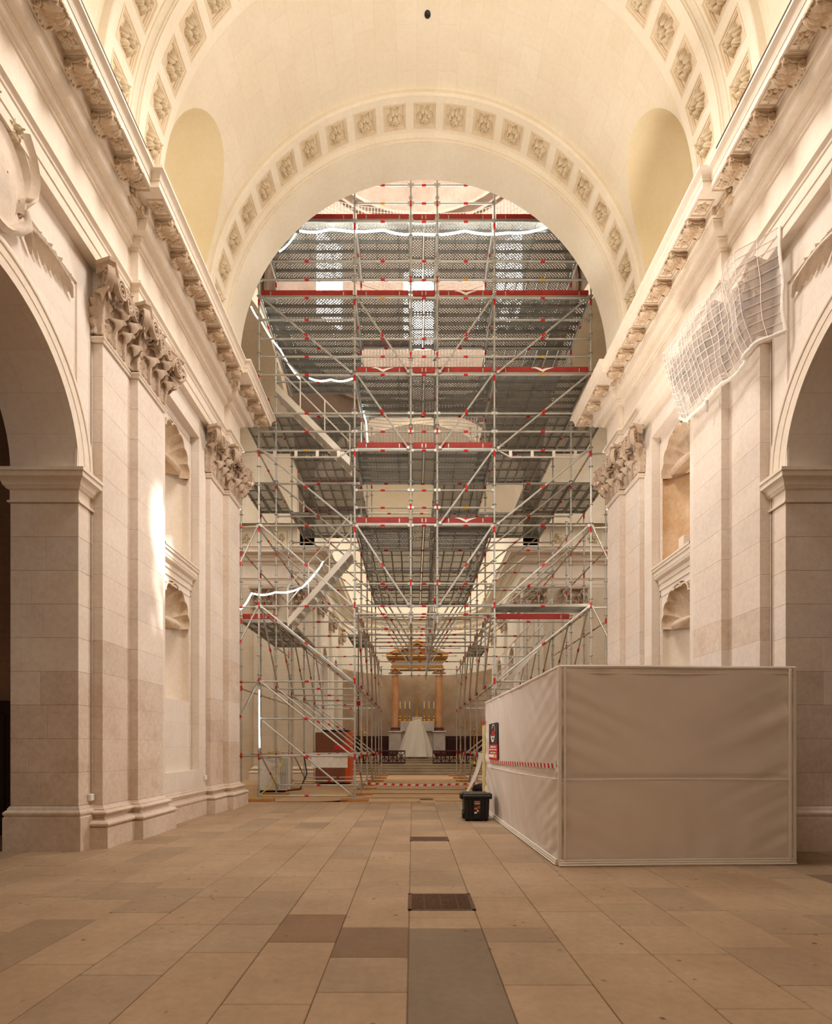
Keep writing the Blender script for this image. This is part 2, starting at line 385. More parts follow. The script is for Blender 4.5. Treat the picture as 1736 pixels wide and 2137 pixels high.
def volute_mesh(name, R=.10, turns=2.4, w=.055, mat='stone_capital', stem=.34):
    # spiral band in the x-z plane (x out along the face, z up), thickness along y
    mb = MB(); rows = []; n = 44
    pts = []
    for k in range(n+1):
        t = k/n; a = pi*.62-2*pi*turns*t; r = R*(1-t)**.85+.012
        pts.append((r*cos(a), r*sin(a), max(.012, .034*(1-t*.6))))
    x0, z0, r0 = pts[0]
    st = [(x0-stem*.55*(1-t)**1.1, z0-stem*(1-t)**1.7, r0*(.7+.3*t)) for t in [q/7 for q in range(7)]]
    allp = st+pts
    for i, (x, z, r) in enumerate(allp):
        xa, za, _ = allp[max(0, i-1)]; xb, zb, _ = allp[min(len(allp)-1, i+1)]
        dx, dz = xb-xa, zb-za; L = math.hypot(dx, dz) or 1; nx, nz = -dz/L, dx/L
        ww = w*(.75+.25*min(1, i/8))
        rows.append([(x+nx*r*.5, -ww*.5, z+nz*r*.5), (x+nx*r*.8, 0, z+nz*r*.8), (x+nx*r*.5, ww*.5, z+nz*r*.5), (x-nx*r*.5, ww*.5, z-nz*r*.5), (x-nx*r*.8, 0, z-nz*r*.8), (x-nx*r*.5, -ww*.5, z-nz*r*.5)])
    mb.loft(rows, True, True)
    mb.lathe([(.001, -w*.62), (.022, -w*.55), (.03, 0), (.022, w*.55), (.001, w*.62)], n=8) if False else None
    return mb.mesh(name, mat, 45)
def rosette_mesh(name, R=.2, depth=.1, petals=6, mat='stone_rosette', seed=1):
    # acanthus flower facing +z
    rnd = random.Random(seed); mb = MB()
    def petal(a, r0, r1, wid, lift, droop, lobes=3):
        rows = []; nv = 7; nu = 8
        for j in range(nv+1):
            v = j/nv; rr = r0+(r1-r0)*v
            zz = lift*sin(pi*min(1, .15+v*.78))-droop*v*v
            wd_ = wid*(.35+.65*sin(pi*(.12+.72*v)))
            row = []
            for i in range(nu+1):
                u = -1+2*i/nu
                rr2 = rr+(.10*r1*v*cos(u*pi*lobes)-.18*r1*v*abs(u)**2)
                zz2 = zz-.42*depth*u*u+.14*depth*cos(u*pi*lobes)*v
                t = u*wd_*.5
                row.append((rr2*cos(a)-t*sin(a), rr2*sin(a)+t*cos(a), zz2))
            rows.append(row)
        mb.grid(rows)
        mb.grid([[(x, y, max(-.01, z-.03)) for x, y, z in r] for r in (rows[0], rows[-1])])
    for k in range(petals):
        j = rnd.uniform(-.09, .09)
        petal(2*pi*k/petals+j, R*.2, R*rnd.uniform(.9, 1.02), R*.60, depth*.80, depth*.42)
    for k in range(5):
        a = 2*pi*k/5
        mb.loft([[(R*.17*cos(a)+R*q*cos(b), R*.17*sin(a)+R*q*sin(b), depth*zz) for b in [2*pi*i/7 for i in range(7)]] for q, zz in ((.13, .2), (.15, .9), (.10, 1.12), (.005, 1.18))], True)
    mb.lathe([(R*.07, depth*.9), (R*.07, depth*1.4), (R*.03, depth*1.5), (.001, depth*1.52)], n=8)
    return mb.mesh(name, mat, 55)
ME_ROS = [rosette_mesh('rosette', .19, .15, 6, 'stone_rosette', k) for k in range(3)]
ME_ROSC = rosette_mesh('cornice_rosette', .105, .035, 6, 'stone_carved', 9)
ME_FLOW = rosette_mesh('abacus_flower', .10, .07, 6, 'stone_capital', 5)
ME_L1 = leaf_mesh('acanthus_leaf', .31, .31, .075)
ME_L2 = leaf_mesh('acanthus_leaf', .32, .55, .085)
ME_L3 = leaf_mesh('acanthus_leaf', .22, .24, .08)
ME_VOL = volute_mesh('volute', .145, w=.09)
ME_VOLS = volute_mesh('helix', .095, 2.2, .07, stem=.26)
def coffer_mesh():
    mb = MB(); h = .255; st = [(h, .0), (h, .012), (h-.02, .012), (h-.028, -.004), (h-.05, -.006), (h-.058, -.022), (h-.07, -.023), (h-.074, -.046)]
    mb.loft([[(x*q, y*q, z) for x, y in ((-1, -1), (1, -1), (1, 1), (-1, 1))] for q, z in st], True)
    q, z = st[-1]; mb.poly((-q, -q, z), (q, -q, z), (q, q, z), (-q, q, z))
    return mb.mesh('coffer_panel', 'stone_coffer', 20)
ME_COF = coffer_mesh()
def modillion_mesh():
    # bracket: x = projection from the wall band, y = half width along the cornice, z down from soffit
    mb = MB(); w = .105
    prof = []
    for k in range(15):
        t = k/14; x = .0+.27*t
        z = -.150+.07*t+.034*sin(2*pi*t*.95+.3)-.012*(t > .9)
        prof.append((x, z))
    poly = [(0, 0), (.285, 0), (.29, -.03)]+prof[::-1]
    mb.prism(poly, lambda x, z: (x, -w*.86, z), lambda x, z: (x, w*.86, z))
    for sgn in (-1, 1):
        for cx, cz, R, tn, dr in ((.058, -.092, .058, 2., 1), (.245, -.045, .034, 1.8, -1)):
            pts = []; 
            for k in range(26):
                t = k/25; a = pi/2+dr*2*pi*tn*t; r = R*(1-t*.85)
                pts.append((cx+r*cos(a), sgn*w*.96, cz+r*sin(a)))
            mb.tube(pts, [.015*(1-.5*k/25) for k in range(26)], 5)
        mb.tube([(.055, sgn*w*.92, -.035), (.11, sgn*w*.92, -.06), (.17, sgn*w*.92, -.055), (.245, sgn*w*.92, -.012)], .011, 5)
    # acanthus leaf under the bracket
    rows = []
    for j in range(13):
        t = j/12; x = .02+.29*t; z = -.160+.07*t+.034*sin(2*pi*t*.95+.3)-.012-.02*t**6
        wd_ = w*(.95 if t < .7 else .95-.5*((t-.7)/.3)**2)
        rows.append([(x+.012*cos(i*pi), -wd_+2*wd_*i/8+.006*sin(t*30), z+.012*cos(i*pi)+.02*abs(-1+2*i/8)**2) for i in range(9)])
    mb.grid(rows)
    for yy in (-.06, -.02, .02, .06):
        mb.lathe([(.001, -.05), (.02, -.045), (.024, -.02), (.016, .0)], (.30, yy, -.01), 7)
    mb.bbox(-.005, .285, -w*1.12, w*1.12, -.012, .004, .004)
    return mb.mesh('modillion', 'stone_carved', 40)
ME_MOD = modillion_mesh()
def soffit_panel_mesh():
    mb = MB(); hx, hy = .125, .13
    st = [(1.0, .0), (1.0, .012), (.93, .013), (.9, .004), (.84, .004), (.8, -.02)]
    mb.loft([[(hx*q*x, hy*q*y, z) for x, y in ((-1, -1), (1, -1), (1, 1), (-1, 1))] for q, z in st], True)
    q, z = st[-1]; mb.poly(*[(hx*q*x, hy*q*y, z) for x, y in ((-1, -1), (1, -1), (1, 1), (-1, 1))])
    return mb.mesh('soffit_panel', 'stone_carved', 20)
ME_SOF = soffit_panel_mesh()

def capital(s, u, y0, y1, parent):
    # pilaster capital on the plane u (facing the axis), from y0 to y1
    w = y1-y0; yc = (y0+y1)/2; z0 = 7.39; n = (-s, 0, 0); ex = (0, 1, 0)
    mb = MB()
    prof = [(.02, 7.39), (.03, 7.7), (.045, 8.0), (.09, 8.14), (.13, 8.2), (.13, 8.22)]
    mb.grid([[PP(s, u, y0-P*.4, z), PP(s, u-P, y0-P*.4, z), PP(s, u-P, y1+P*.4, z), PP(s, u, y1+P*.4, z)] for P, z in prof])
    # abacus: concave front with chamfered horns
    ab = []
    for P, z in ((.0, 8.215), (.012, 8.23), (.012, 8.27), (.03, 8.29), (.05, 8.30), (.05, 8.355), (.0, 8.37)):
        pl = [(u+.02, y0-.12-P), (u-.19-P, y0-.20-P), (u-.25-P, y0-.15-P)]
        for k in range(1, 10):
            t = k/10; pl.append((u-.25-P+.14*sin(pi*t), y0-.15-P+(w+.30+2*P)*t))
        pl += [(u-.25-P, y1+.15+P), (u-.19-P, y1+.20+P), (u+.02, y1+.12+P)]
        ab.append([PP(s, a, b, z) for a, b in pl])
    mb.loft(ab, False)
    mb.face(*[len(mb.v)-len(ab[0])+k for k in range(len(ab[0]))])
    mb.poly(*ab[0])
    cap = mb.build('capital', 'stone_capital', parent)
    def put(name, me, y, z, d=.0, rot=0., sc=1., tilt=0.):
        nn = Vector((-s*cos(rot), sin(rot), 0)); e = Vector((s*sin(rot), cos(rot), 0))
        return inst(name, me, frame(PP(s, u-d, y, z), e, nn, (0, 0, 1), sc), cap)
    k = 3 if w > .7 else 2
    for i in range(k): put('acanthus_leaf', ME_L1, y0+w*(i+.5)/k, z0, .01, 0, (w/k/.30*1.02, 1.1, 1))
    for i in range(k-1): put('acanthus_leaf', ME_L2, y0+w*(i+1)/k, z0+.02, .0, 0, (w/k/.30, 1.25, 1))
    put('acanthus_leaf', ME_L2, y0+.0, z0+.02, -.02, -pi/4, (.9, 1.3, 1)); put('acanthus_leaf', ME_L2, y1-.0, z0+.02, -.02, pi/4, (.9, 1.3, 1))
    put('acanthus_leaf', ME_L3, y0+.04, z0+.52, .03, -pi/4, (1, 1.5, .85)); put('acanthus_leaf', ME_L3, y1-.04, z0+.52, .03, pi/4, (1, 1.5, .85))
    # corner volutes curl out along the diagonal, small helices meet at the middle
    for (yy, rot) in ((y0-.02, -pi/4), (y1+.02, pi/4)):
        out = Vector((-s*cos(rot), sin(rot), 0)); sd = Vector((s*sin(rot), cos(rot), 0))
        inst('volute', ME_VOL, frame(Vector(PP(s, u-.03, yy, 8.09))+out*.20, out, sd, (0, 0, 1), 1.0), cap)
    for q in (-1, 1):
        out = Vector((0, -q, 0))
        inst('volute', ME_VOL, frame(PP(s, u-.25, yc+q*w*.5-q*.02, 8.08), Vector((0, q, 0)), Vector((-s, 0, 0)), (0, 0, 1), .85), cap)
        inst('helix', ME_VOLS, frame(PP(s, u-.22, yc+q*.12, 8.10), out, Vector((-s, 0, 0)), (0, 0, 1), 1.), cap)
    inst('abacus_flower', ME_FLOW, frame(PP(s, u-.14, yc, 8.30), (0, 1, 0), (0, 0, 1), (-s, 0, 0), 1.15), cap)
    return cap

def block(name, s, u0, u1, y0, y1, z0, z1, mat, parent, b=.006):
    mb = MB(); xa, xb = sorted((A+s*u0, A+s*u1)); mb.bbox(xa, xb, y0, y1, z0, z1, b); return mb.build(name, mat, parent, 0)

def courses(z0, z1, h):
    n = max(1, round((z1-z0)/h)); return [(z0+(z1-z0)*k/n, z0+(z1-z0)*(k+1)/n) for k in range(n)]

def shell_niche(wallp, s, yc, r, zb, zsp, up, mat, nm):
    # concave niche body and its scallop shell
    mb = MB(); dp = .62*r*1.0; n = 20; q = lambda t: (yc+r*cos(t), dp*sin(t))
    rows = []
    for z in (zb, zsp): rows.append([PP(s, up+q(pi*k/n)[1], q(pi*k/n)[0], z) for k in range(n+1)])
    for j in range(1, 9):
        e = pi/2*j/8
        rows.append([PP(s, up+dp*cos(e)*sin(pi*k/n)+.0, yc+r*cos(e)*cos(pi*k/n), zsp+r*sin(e)) for k in range(n+1)])
    mb.grid(rows)
    mb.face(*[k for k in range(n+1)])
    body = mb.build('niche', mat, wallp, 40)
    # scallop: flutes fan from a hinge low at the back of the niche head to a scalloped rim
    mb = MB(); nf = 98; ns = 12; R = r*.93; zc = zsp-.02; hz = zsp-.16; inner = []; outer = []
    for j in range(ns+1):
        q_ = j/ns; sn, cs = sin(q_*pi/2), cos(q_*pi/2); ri = []; ro = []
        for k in range(nf+1):
            ph = radians(-98+196*k/nf); fl = abs(cos(7*ph/1.96*pi/pi*1.0)); fl = abs(sin(3.5*(ph+radians(98))*180/196*2/1.0*1.0))
            lift = .075*(1-fl)*sn
            rr = R*(1+.045*fl*sn)-lift*.6
            ri.append(PP(s, up-.03+.40*cs-lift*.4*cs, yc+rr*sin(ph)*sn, hz+(zc+rr*cos(ph)-hz)*sn))
            ro.append(PP(s, up-.03+.45*cs+.01, yc+(rr+.035)*sin(ph)*sn, hz+(zc+(rr+.035)*cos(ph)-hz)*sn))
        inner.append(ri); outer.append(ro)
    mb.grid(inner); mb.loft([inner[-1], outer[-1]], False); mb.loft([outer[-1], [(x+s*.10, y, z) for x, y, z in outer[-1]]], False)
    # lens-shaped lower lip closing the shell
    rows = []
    for j in range(7):
        q_ = j/6; rows.append([PP(s, up-.01+.20*(t*t)-.05*sin(pi*q_), yc+R*.9*t, hz+.13-(.17*(1-t*t))*q_) for t in [-1+2*k/20 for k in range(21)]])
    mb.grid(rows); mb.grid([rows[-1], [(x+s*.25, y, z+.03) for x, y, z in rows[-1]]])
    sh = mb.build('scallop_shell', 'stone_carved' if mat != 'stone_rough' else 'stone_carved', wallp, 40)
    return body

def nave_wall(s):
    nm = 'wall_left' if s < 0 else 'wall_right'
    mb = MB(); pt = lambda u: (lambda y, z: PP(s, u, y, z))
    # wall behind the camera and arcade wall with its round arch
    mb.poly(pt(4.92)(-6, 0), pt(4.92)(4.0, 0), pt(4.92)(4.0, 8.4), pt(4.92)(-6, 8.4))
    arch_wall(mb, pt(4.95), 4.0, 8.0, 5.28, 8.4, 6.07, 1.60, 5.29, 5.28)
    mb.poly(pt(4.95)(4.0, 0), pt(4.95)(4.47, 0), pt(4.95)(4.47, 5.29), pt(4.95)(4.0, 5.29))
    # raised margins round the spandrel panel
    for (y0, y1, z0, z1) in ((7.64, 8.02, 5.28, 8.4), (4.0, 4.5, 5.28, 8.4), (4.5, 7.64, 7.88, 8.4)):
        xa, xb = sorted((A+s*4.92, A+s*4.955)); mb.box(xa, xb, y0, y1, z0, z1)
    # bay wall round the tall recess, recess sides
    y0, y1, z0, z1 = 10.02, 11.62, .96, 7.96
    f = pt(4.77)
    for q in ((9.6, y0, 0, 8.4), (y1, 12.05, 0, 8.4), (y0, y1, 0, z0), (y0, y1, z1, 8.4)): mb.poly(f(q[0], q[2]), f(q[1], q[2]), f(q[1], q[3]), f(q[0], q[3]))
    g = pt(4.95); ring = [(y0, z0), (y1, z0), (y1, z1), (y0, z1)]
    mb.loft([[f(*p) for p in ring], [g(*p) for p in ring]], True)
    arch_wall(mb, g, y0, y1, z0, 4.85, 10.82, .70, 3.98, 2.37)
    arch_wall(mb, g, y0, y1, 4.85, z1, 10.82, .70, 7.10, 5.3)
    # thin raised margin inside the recess
    for (za, zb) in ((z0+.0, 4.62), (5.3, z1-.10)):
        for (ya, yb) in ((y0+.03, y0+.07), (y1-.07, y1-.03)):
            xa, xb = sorted((A+s*4.935, A+s*4.95)); mb.box(xa, xb, ya, yb, za, zb)
        xa, xb = sorted((A+s*4.935, A+s*4.95)); mb.box(xa, xb, y0+.03, y1-.03, zb-.04, zb)
    # cores behind the capitals and shafts
    for (u, ya, yb) in ((4.775, 8.01, 9.64), (4.645, 8.78, 9.64), (4.675, 12.01, 13.59), (4.545, 12.81, 13.59)):
        xa, xb = sorted((A+s*u, A+s*5.2)); mb.box(xa, xb, ya, yb, .02, 8.4)
    # wall above the entablature up to the springing, and the wall's far end
    wall = mb.build(nm, 'stone', None, 0)
    setp(wall, 'pale limestone nave wall with Corinthian pilasters, niches and round arch, %s side' % ('left' if s < 0 else 'right'), 'wall', None, 'structure')
    # arch soffit and jamb lining
    mb = MB(); a = [(7.67, 4.9)]+arc_pts(6.07, 5.29, 1.6, 32)+[(4.47, 0)]
    mb.grid([[PP(s, u, y, z) for y, z in a] for u in (4.93, 5.4, 5.87)])
    mb.build('arch_soffit', 'stone', wall, 40, uvf=lambda x, y, z: (x*1.0, atan2(z-5.29, y-6.07)*1.6))
    # archivolt mouldings
    mb = MB(); prof = [(1.60, 4.95), (1.60, 4.915), (1.72, 4.91), (1.725, 4.90), (1.83, 4.895), (1.835, 4.88), (1.86, 4.875), (1.90, 4.885), (1.93, 4.90), (1.935, 4.95)]
    mb.grid([[PP(s, u, y, z) for y, z in [(6.07+r, 5.27)]+arc_pts(6.07, 5.29, r, 40)] for r, u in prof])
    mb.build('archivolt', 'stone_plain', wall, 25)
    # pier blocks (jamb facing the camera)
    rnd = random.Random(3 if s < 0 else 4)
    for k, (za, zb) in enumerate(courses(.62, 4.84, .47)):
        c = rnd.uniform(5.35, 5.8)
        block('stone_block', s, 4.92, c-.001, 7.67, 8.05, za+.001, zb-.001, 'stone_low' if k < 1+rnd.random()*4 else 'stone_block', wall, .004)
        block('stone_block', s, c+.001, 5.87, 7.67, 8.05, za+.001, zb-.001, 'stone_low' if k < 1+rnd.random()*4 else 'stone_block', wall, .004)
    mb = MB(); sweep(mb, PIERB, pierp, s); mb.build('pier_base', 'stone_low', wall, 30)
    mb = MB(); sweep(mb, IMPO, pierp, s); mb.build('impost', 'stone_plain', wall, 25)
    # pilaster shafts in courses
    for (u, ya, yb, ub) in ((4.77, 8.0, 8.80, 4.98), (4.64, 8.77, 9.65, 4.80), (4.67, 12.0, 12.83, 4.98), (4.54, 12.8, 13.6, 4.70)):
        for k, (za, zb) in enumerate(courses(.60, 7.30, .48)):
            block('stone_block', s, u, ub, ya, yb, za+.0008, zb-.0008, 'stone_low' if k < 1+rnd.random()*5 else 'stone_block', wall, .0025)
    for path in (cl1, cl2):
        mb = MB(); sweep(mb, BASE, path, s); mb.build('pilaster_base', 'stone_low', wall, 30)
        mb = MB(); sweep(mb, ASTR, path, s); mb.build('astragal', 'stone_plain', wall, 40)
    mb = MB(); sweep(mb, [(P*.55, z) for P, z in BASE], lambda P: [(4.77-P, 9.7), (4.77-P, 11.98)], s); mb.build('plinth_course', 'stone_low', wall, 30)
    for nmz, prof in (('architrave', ARCH), ('frieze', FRZ), ('cornice', CORN)):
        mb = MB(); sweep(mb, prof, entp, s); mb.build(nmz, 'stone_plain', wall, 25)
    mb = MB(); sweep(mb, STRING, lambda P: [(4.95-P, 10.02), (4.95-P, 11.62)], s); mb.build('string_course', 'stone_plain', wall, 25)
    for (u, ya, yb) in ((4.77, 8.0, 8.77), (4.64, 8.77, 9.65), (4.67, 12.0, 12.8), (4.54, 12.8, 13.6)): capital(s, u, ya, yb, wall)
    # modillions with rosette panels between
    def run(u, ys):
        for y in ys: inst('modillion', ME_MOD, frame(PP(s, u-.32, y, 9.715), (-s, 0, 0), (0, 1, 0), (0, 0, 1)), wall)
    def ros(u, ys):
        for y in ys:
            p_ = inst('soffit_panel', ME_SOF, frame(PP(s, u-.47, y, 9.72), (-s, 0, 0), (0, 1, 0), (0, 0, -1)), wall)
            inst('cornice_rosette', ME_ROSC, frame(PP(s, u-.47, y, 9.715), (0, 1, 0), (-s, 0, 0), (0, 0, -1)), p_)
    D = .556
    run(4.77, [7.82-D*k for k in range(7)]); ros(4.77, [7.82-D*(k+.5) for k in range(7)]+[8.02+.05])
    run(4.64, [8.75+D*k for k in range(7)]); ros(4.64, [8.75+D*(k+.5) for k in range(6)]+[8.46])
    run(4.54, [12.72+D*k for k in range(3)]); ros(4.54, [12.72+D*(k+.5) for k in range(3)])
    for (u, yy) in ((4.64, 8.77-.32), (4.54, 12.8-.32)):
        inst('modillion', ME_MOD, frame(PP(s, u-.16, yy, 9.715), (0, -1, 0), (-s, 0, 0), (0, 0, 1), (1., 1.0, 1)), wall)
    shell_niche(wall, s, 10.82, .70, 2.37, 3.98, 4.95, 'stone_plain', 'low')
    shell_niche(wall, s, 10.82, .70, 5.3, 7.10, 4.95, 'stone_rough' if s > 0 else 'stone_plain', 'up')
    return wall
wall_left = nave_wall(-1); wall_right = nave_wall(1)

# ------------------------------------------------------------------ vault
def varc(r, y, n=48, z0=9.9): return [(A-r, y, z0)]+[(A-r*cos(pi*k/n), y, ZS+r*sin(pi*k/n)) for k in range(n+1)]+[(A+r, y, z0)]
vuv = lambda x, y, z: (y, (atan2(z-ZS, x-A) if z > ZS else (0 if x > A else pi))*4.7+(0 if z > ZS else (z-ZS)*(1 if x > A else -1)))
mb = MB(); mb.grid([varc(4.92, y) for y in (-6, 0, 8.0)])
ceiling = mb.build('ceiling', 'stone_vault', None, 60, vuv)
setp(ceiling, 'cream stone barrel vault over the nave with coffered ribs and rosettes', 'vault', None, 'structure')
# bay web with the two lunettes cut into it
YL, RL, ZL, RV = 10.80, 1.02, 12.28, 4.77
def web():
    mb = MB(); ys = [9.65+(YL-RL-9.65)*k/2 for k in range(2)]+[YL-RL*cos(pi*k/30) for k in range(31)]+[YL+RL+(11.97-YL-RL)*k/2 for k in (1, 2)]
    def tb(y):
        if abs(y-YL) > RL+1e-6: return None
        zb = ZL+1.18*sqrt(max(0, RL*RL-(y-YL)**2)); return math.asin(min(1, (zb-ZS)/RV))
    rows = []
    t_edge = math.asin((ZL-ZS)/RV)
    for y in ys:
        t = tb(y); t = t_edge if t is None else t
        rows.append([(A-RV*cos(t+(pi-2*t)*k/36), y, ZS+RV*sin(t+(pi-2*t)*k/36)) for k in range(37)])
    mb.grid(rows)
    lo = []
    for (ya, yb) in ((9.65, YL-RL), (YL+RL, 11.97)):
        for sg in (-1, 1):
            mb.grid([[(A+sg*RV, y, 9.9)]+[(A+sg*RV*cos(t_edge*k/8), y, ZS+RV*sin(t_edge*k/8)) for k in range(9)] for y in (ya, yb)])
    w = mb.build('vault_web', 'stone_vault', ceiling, 40, vuv)
    for sg in (-1, 1):
        mb = MB(); edge = [(A+sg*RV, YL-RL, 9.9)]+[(A+sg*RV*cos(t_edge*k/8), YL-RL, ZS+RV*sin(t_edge*k/8)) for k in range(9)]
        for y in [YL-RL*cos(pi*k/30) for k in range(1, 30)]:
            t = tb(y); edge.append((A+sg*RV*cos(t), y, ZS+RV*sin(t)))
        edge += [(A+sg*RV*cos(t_edge*k/8), YL+RL, ZS+RV*sin(t_edge*k/8)) for k in range(8, -1, -1)]+[(A+sg*RV, YL+RL, 9.9)]
        back = [(A+sg*4.98, YL+(y-YL)*.97, z-.05 if z > ZL else z) for (x, y, z) in edge]
        back = [(A+sg*5.25, YL+(y-YL)*.66, z if z < ZS else ZS+(z-ZS)*.84) for (x, y, z) in edge]
        mid = [[(a[0]+(b_[0]-a[0])*sin(f*pi/2), a[1]+(b_[1]-a[1])*(1-cos(f*pi/2)), a[2]+(b_[2]-a[2])*(1-cos(f*pi/2))) for a, b_ in zip(edge, back)] for f in [q/8 for q in range(9)]]
        mb.grid(mid)
        n = len(back); i0 = mb.add(back); mb.face(*range(i0, i0+n))
        mb.build('lunette', 'stone_lunette', ceiling, 40)
web()
def rib(name, prof, mat='stone_rib'):
    mb = MB(); mb.grid([varc(r, y, 72) for y, r in prof]); return mb.build(name, mat, ceiling, 25, vuv)
rib('rib_moulding', [(8.0, 4.94), (8.0, 4.80), (8.01, 4.785), (8.03, 4.775), (8.07, 4.77), (8.13, 4.77)])
rib('rib_moulding', [(8.67, 4.77), (8.70, 4.77), (8.705, 4.75), (8.73, 4.735), (8.755, 4.70), (8.757, 4.67), (8.77, 4.665), (8.77, 4.64), (8.90, 4.64), (8.935, 4.64)])
rib('rib_moulding', [(9.475, 4.64), (9.60, 4.64), (9.60, 4.655), (9.63, 4.66), (9.65, 4.69), (9.65, 4.80)])
rib('rib_moulding', [(11.95, 4.80), (11.95, 4.72), (11.955, 4.70), (11.98, 4.69), (11.99, 4.67), (12.105, 4.67)])
rib('rib_moulding', [(12.635, 4.67), (12.68, 4.67), (12.685, 4.65), (12.72, 4.63), (12.755, 4.60), (12.76, 4.57), (12.80, 4.565), (12.80, 4.54), (13.2, 4.54), (13.65, 4.54), (13.65, 5.2)])
def coffered(r, y0, y1, ks):
    mb = MB(); yc = (y0+y1)/2; dth = math.asin(.25/r); st = radians(8.3); ang = []
    cuts = [0.]
    for k in ks: cuts += [pi/2+k*st-dth, pi/2+k*st+dth]
    cuts.append(pi)
    P = lambda t, y: (A-r*cos(t), y, ZS+r*sin(t))
    for i, (a, b) in enumerate(zip(cuts, cuts[1:])):
        m = max(1, int((b-a)/radians(2.2))); ts = [a+(b-a)*q/m for q in range(m+1)]
        if i % 2 == 0: mb.grid([[P(t, y) for t in ts] for y in (y0, y1)])
        else:
            mb.grid([[P(t, y) for t in ts] for y in (y0, yc-.25)]); mb.grid([[P(t, y) for t in ts] for y in (yc+.25, y1)])
    for sg in (-1, 1): mb.poly((A+sg*r, y0, 9.9), (A+sg*r, y1, 9.9), (A+sg*r, y1, ZS), (A+sg*r, y0, ZS))
    rb = mb.build('transverse_rib', 'stone_rib', ceiling, 40, vuv)
    for k in ks:
        t = pi/2+k*st; nrm = Vector((cos(t), 0, -sin(t))); o = Vector(P(t, yc)); tan = Vector((sin(t), 0, cos(t)))
        inst('coffer_panel', ME_COF, frame(o-nrm*.006*0, tan, (0, -1, 0), nrm), rb)
        inst('rosette', ME_ROS[k % 3], frame(o-nrm*.042, tan, (0, -1, 0), nrm) @ Matrix.Rotation(k*1.1, 4, 'Z'), rb)
coffered(4.77, 8.13, 8.67, range(-10, 11))
coffered(4.64, 8.935, 9.475, range(-10, 11))
coffered(4.67, 12.105, 12.635, range(-10, 11))
# small dark hook hole at the crown
mb = MB(); mb.lathe([(.001, .02), (.06, .02), (.06, -.02), (.045, -.03), (.001, -.03)], n=12)
setp(inst('ceiling_hook', mb.mesh('ceiling_hook', 'cable'), Matrix.Translation((A+.02, 10.73, ZS+4.765))), 'small dark fixing hole at the crown of the vault', 'hook')
# west end wall and far ends of the nave
mb = MB(); mb.poly((A-6, -6, 0), (A+6, -6, 0), (A+6, -6, 16), (A-6, -6, 16))
setp(mb.build('wall_back', 'stone', None, 0), 'plain stone west wall behind the nave', 'wall', None, 'structure')
# ------------------------------------------------------------------ floor
mb = MB(); mb.box(-14, 14, -6, 28.0, -.3, -.012)
floor = mb.build('floor', 'mortar', None, 0)
setp(floor, 'worn limestone slab floor of the nave and crossing', 'floor', None, 'structure')
rnd = random.Random(11)
edges = [-.03, .55]
while edges[-1] < 6.4: edges.append(edges[-1]+rnd.choice((.53, .55, .57)))
while edges[0] > -6.0: edges.insert(0, edges[0]-rnd.choice((.51, .53, .54)))
c0 = edges.index(-.03)
GR = [(4.87, 5.43), (8.45, 8.85), (14.95, 15.3)]      # floor grates in the middle strip (y ranges)
slabs = []
for ci, (xa, xb) in enumerate(zip(edges, edges[1:])):
    if ci == c0: cuts = [2.2, 4.39, 4.66, 4.87, 5.43, 5.75, 6.4, 7.0, 7.75, 8.45, 8.85, 9.5, 10.2, 11.0, 11.8, 12.6, 13.4, 14.3]
    elif ci == c0-1: cuts = [2.2, 3.25, 3.79, 4.42, 5.35, 5.9, 6.7, 7.6, 8.2, 9.2, 10.1, 11, 12, 12.9, 14.3]
    elif ci == c0-2: cuts = [2.2, 3.1, 4.09, 4.76, 5.6, 6.4, 7.1, 8.1, 8.9, 9.9, 10.8, 11.6, 12.6, 13.5, 14.3]
    elif ci == c0+1: cuts = [2.2, 3.35, 4.09, 4.40, 5.3, 6.2, 6.8, 7.8, 8.6, 9.6, 10.5, 11.3, 12.4, 13.4, 14.3]
    else:
        cuts = [2.2+rnd.uniform(0, .6)]
        while cuts[-1] < 13.7: cuts.append(cuts[-1]+rnd.choice((.62, .8, .9, 1.0, 1.15)))
        cuts[-1] = 14.3
    for ya, yb in zip(cuts, cuts[1:]):
        if ci == c0 and any(abs(ya-g[0]) < .01 for g in GR): continue
        if -.80*yb-.4 < xb and xa < .81*yb+.4 and yb > 2.75 and not (xb < A-5.0 and ya > 8.0) and not (xa > 1.8 and xb < 4.6 and ya > 6.9 and yb < 12): slabs.append((ci, xa, xb, ya, yb))
slabs.sort(key=lambda q: q[3]); extra = MB()
for k, (ci, xa, xb, ya, yb) in enumerate(slabs):
    mat = 'slab'
    if ci == c0 and ya < 3: mat = 'slab_grey'
    if (ci == c0-1 and abs(ya-3.79) < .01) or (ci == c0-2 and abs(ya-4.09) < .01): mat = 'slab_dark'
    if ci == c0+8 and 4.6 < ya < 6.2: mat = 'slab_grey'
    g = .0022; dz = rnd.uniform(-.002, .0015)
    if k < 300:
        m_ = MB(); m_.bbox(xa+g, xb-g, ya+g, yb-g, -.04, dz, .005); m_.build('floor_slab', mat, floor, 0)
    else: extra.bbox(xa+g, xb-g, ya+g, yb-g, -.04, dz, .005)
if extra.v: setp(extra.build('floor_slab', 'slab', floor, 0), kind='stuff')
mb = MB(); mb.box(-14, 14, 14.3, 28.0, -.05, -.001); mb.build('crossing_floor', 'board', floor, 0)
mb = MB()
for (a, b, c, d) in ((-14, A-4.9, -6, 14.3), (A+4.9, 14, -6, 14.3), (A-4.9, A+4.9, -6, 2.2)): mb.box(a, b, c, d, -.05, -.004)
mb.build('aisle_floor', 'slab', floor, 0)
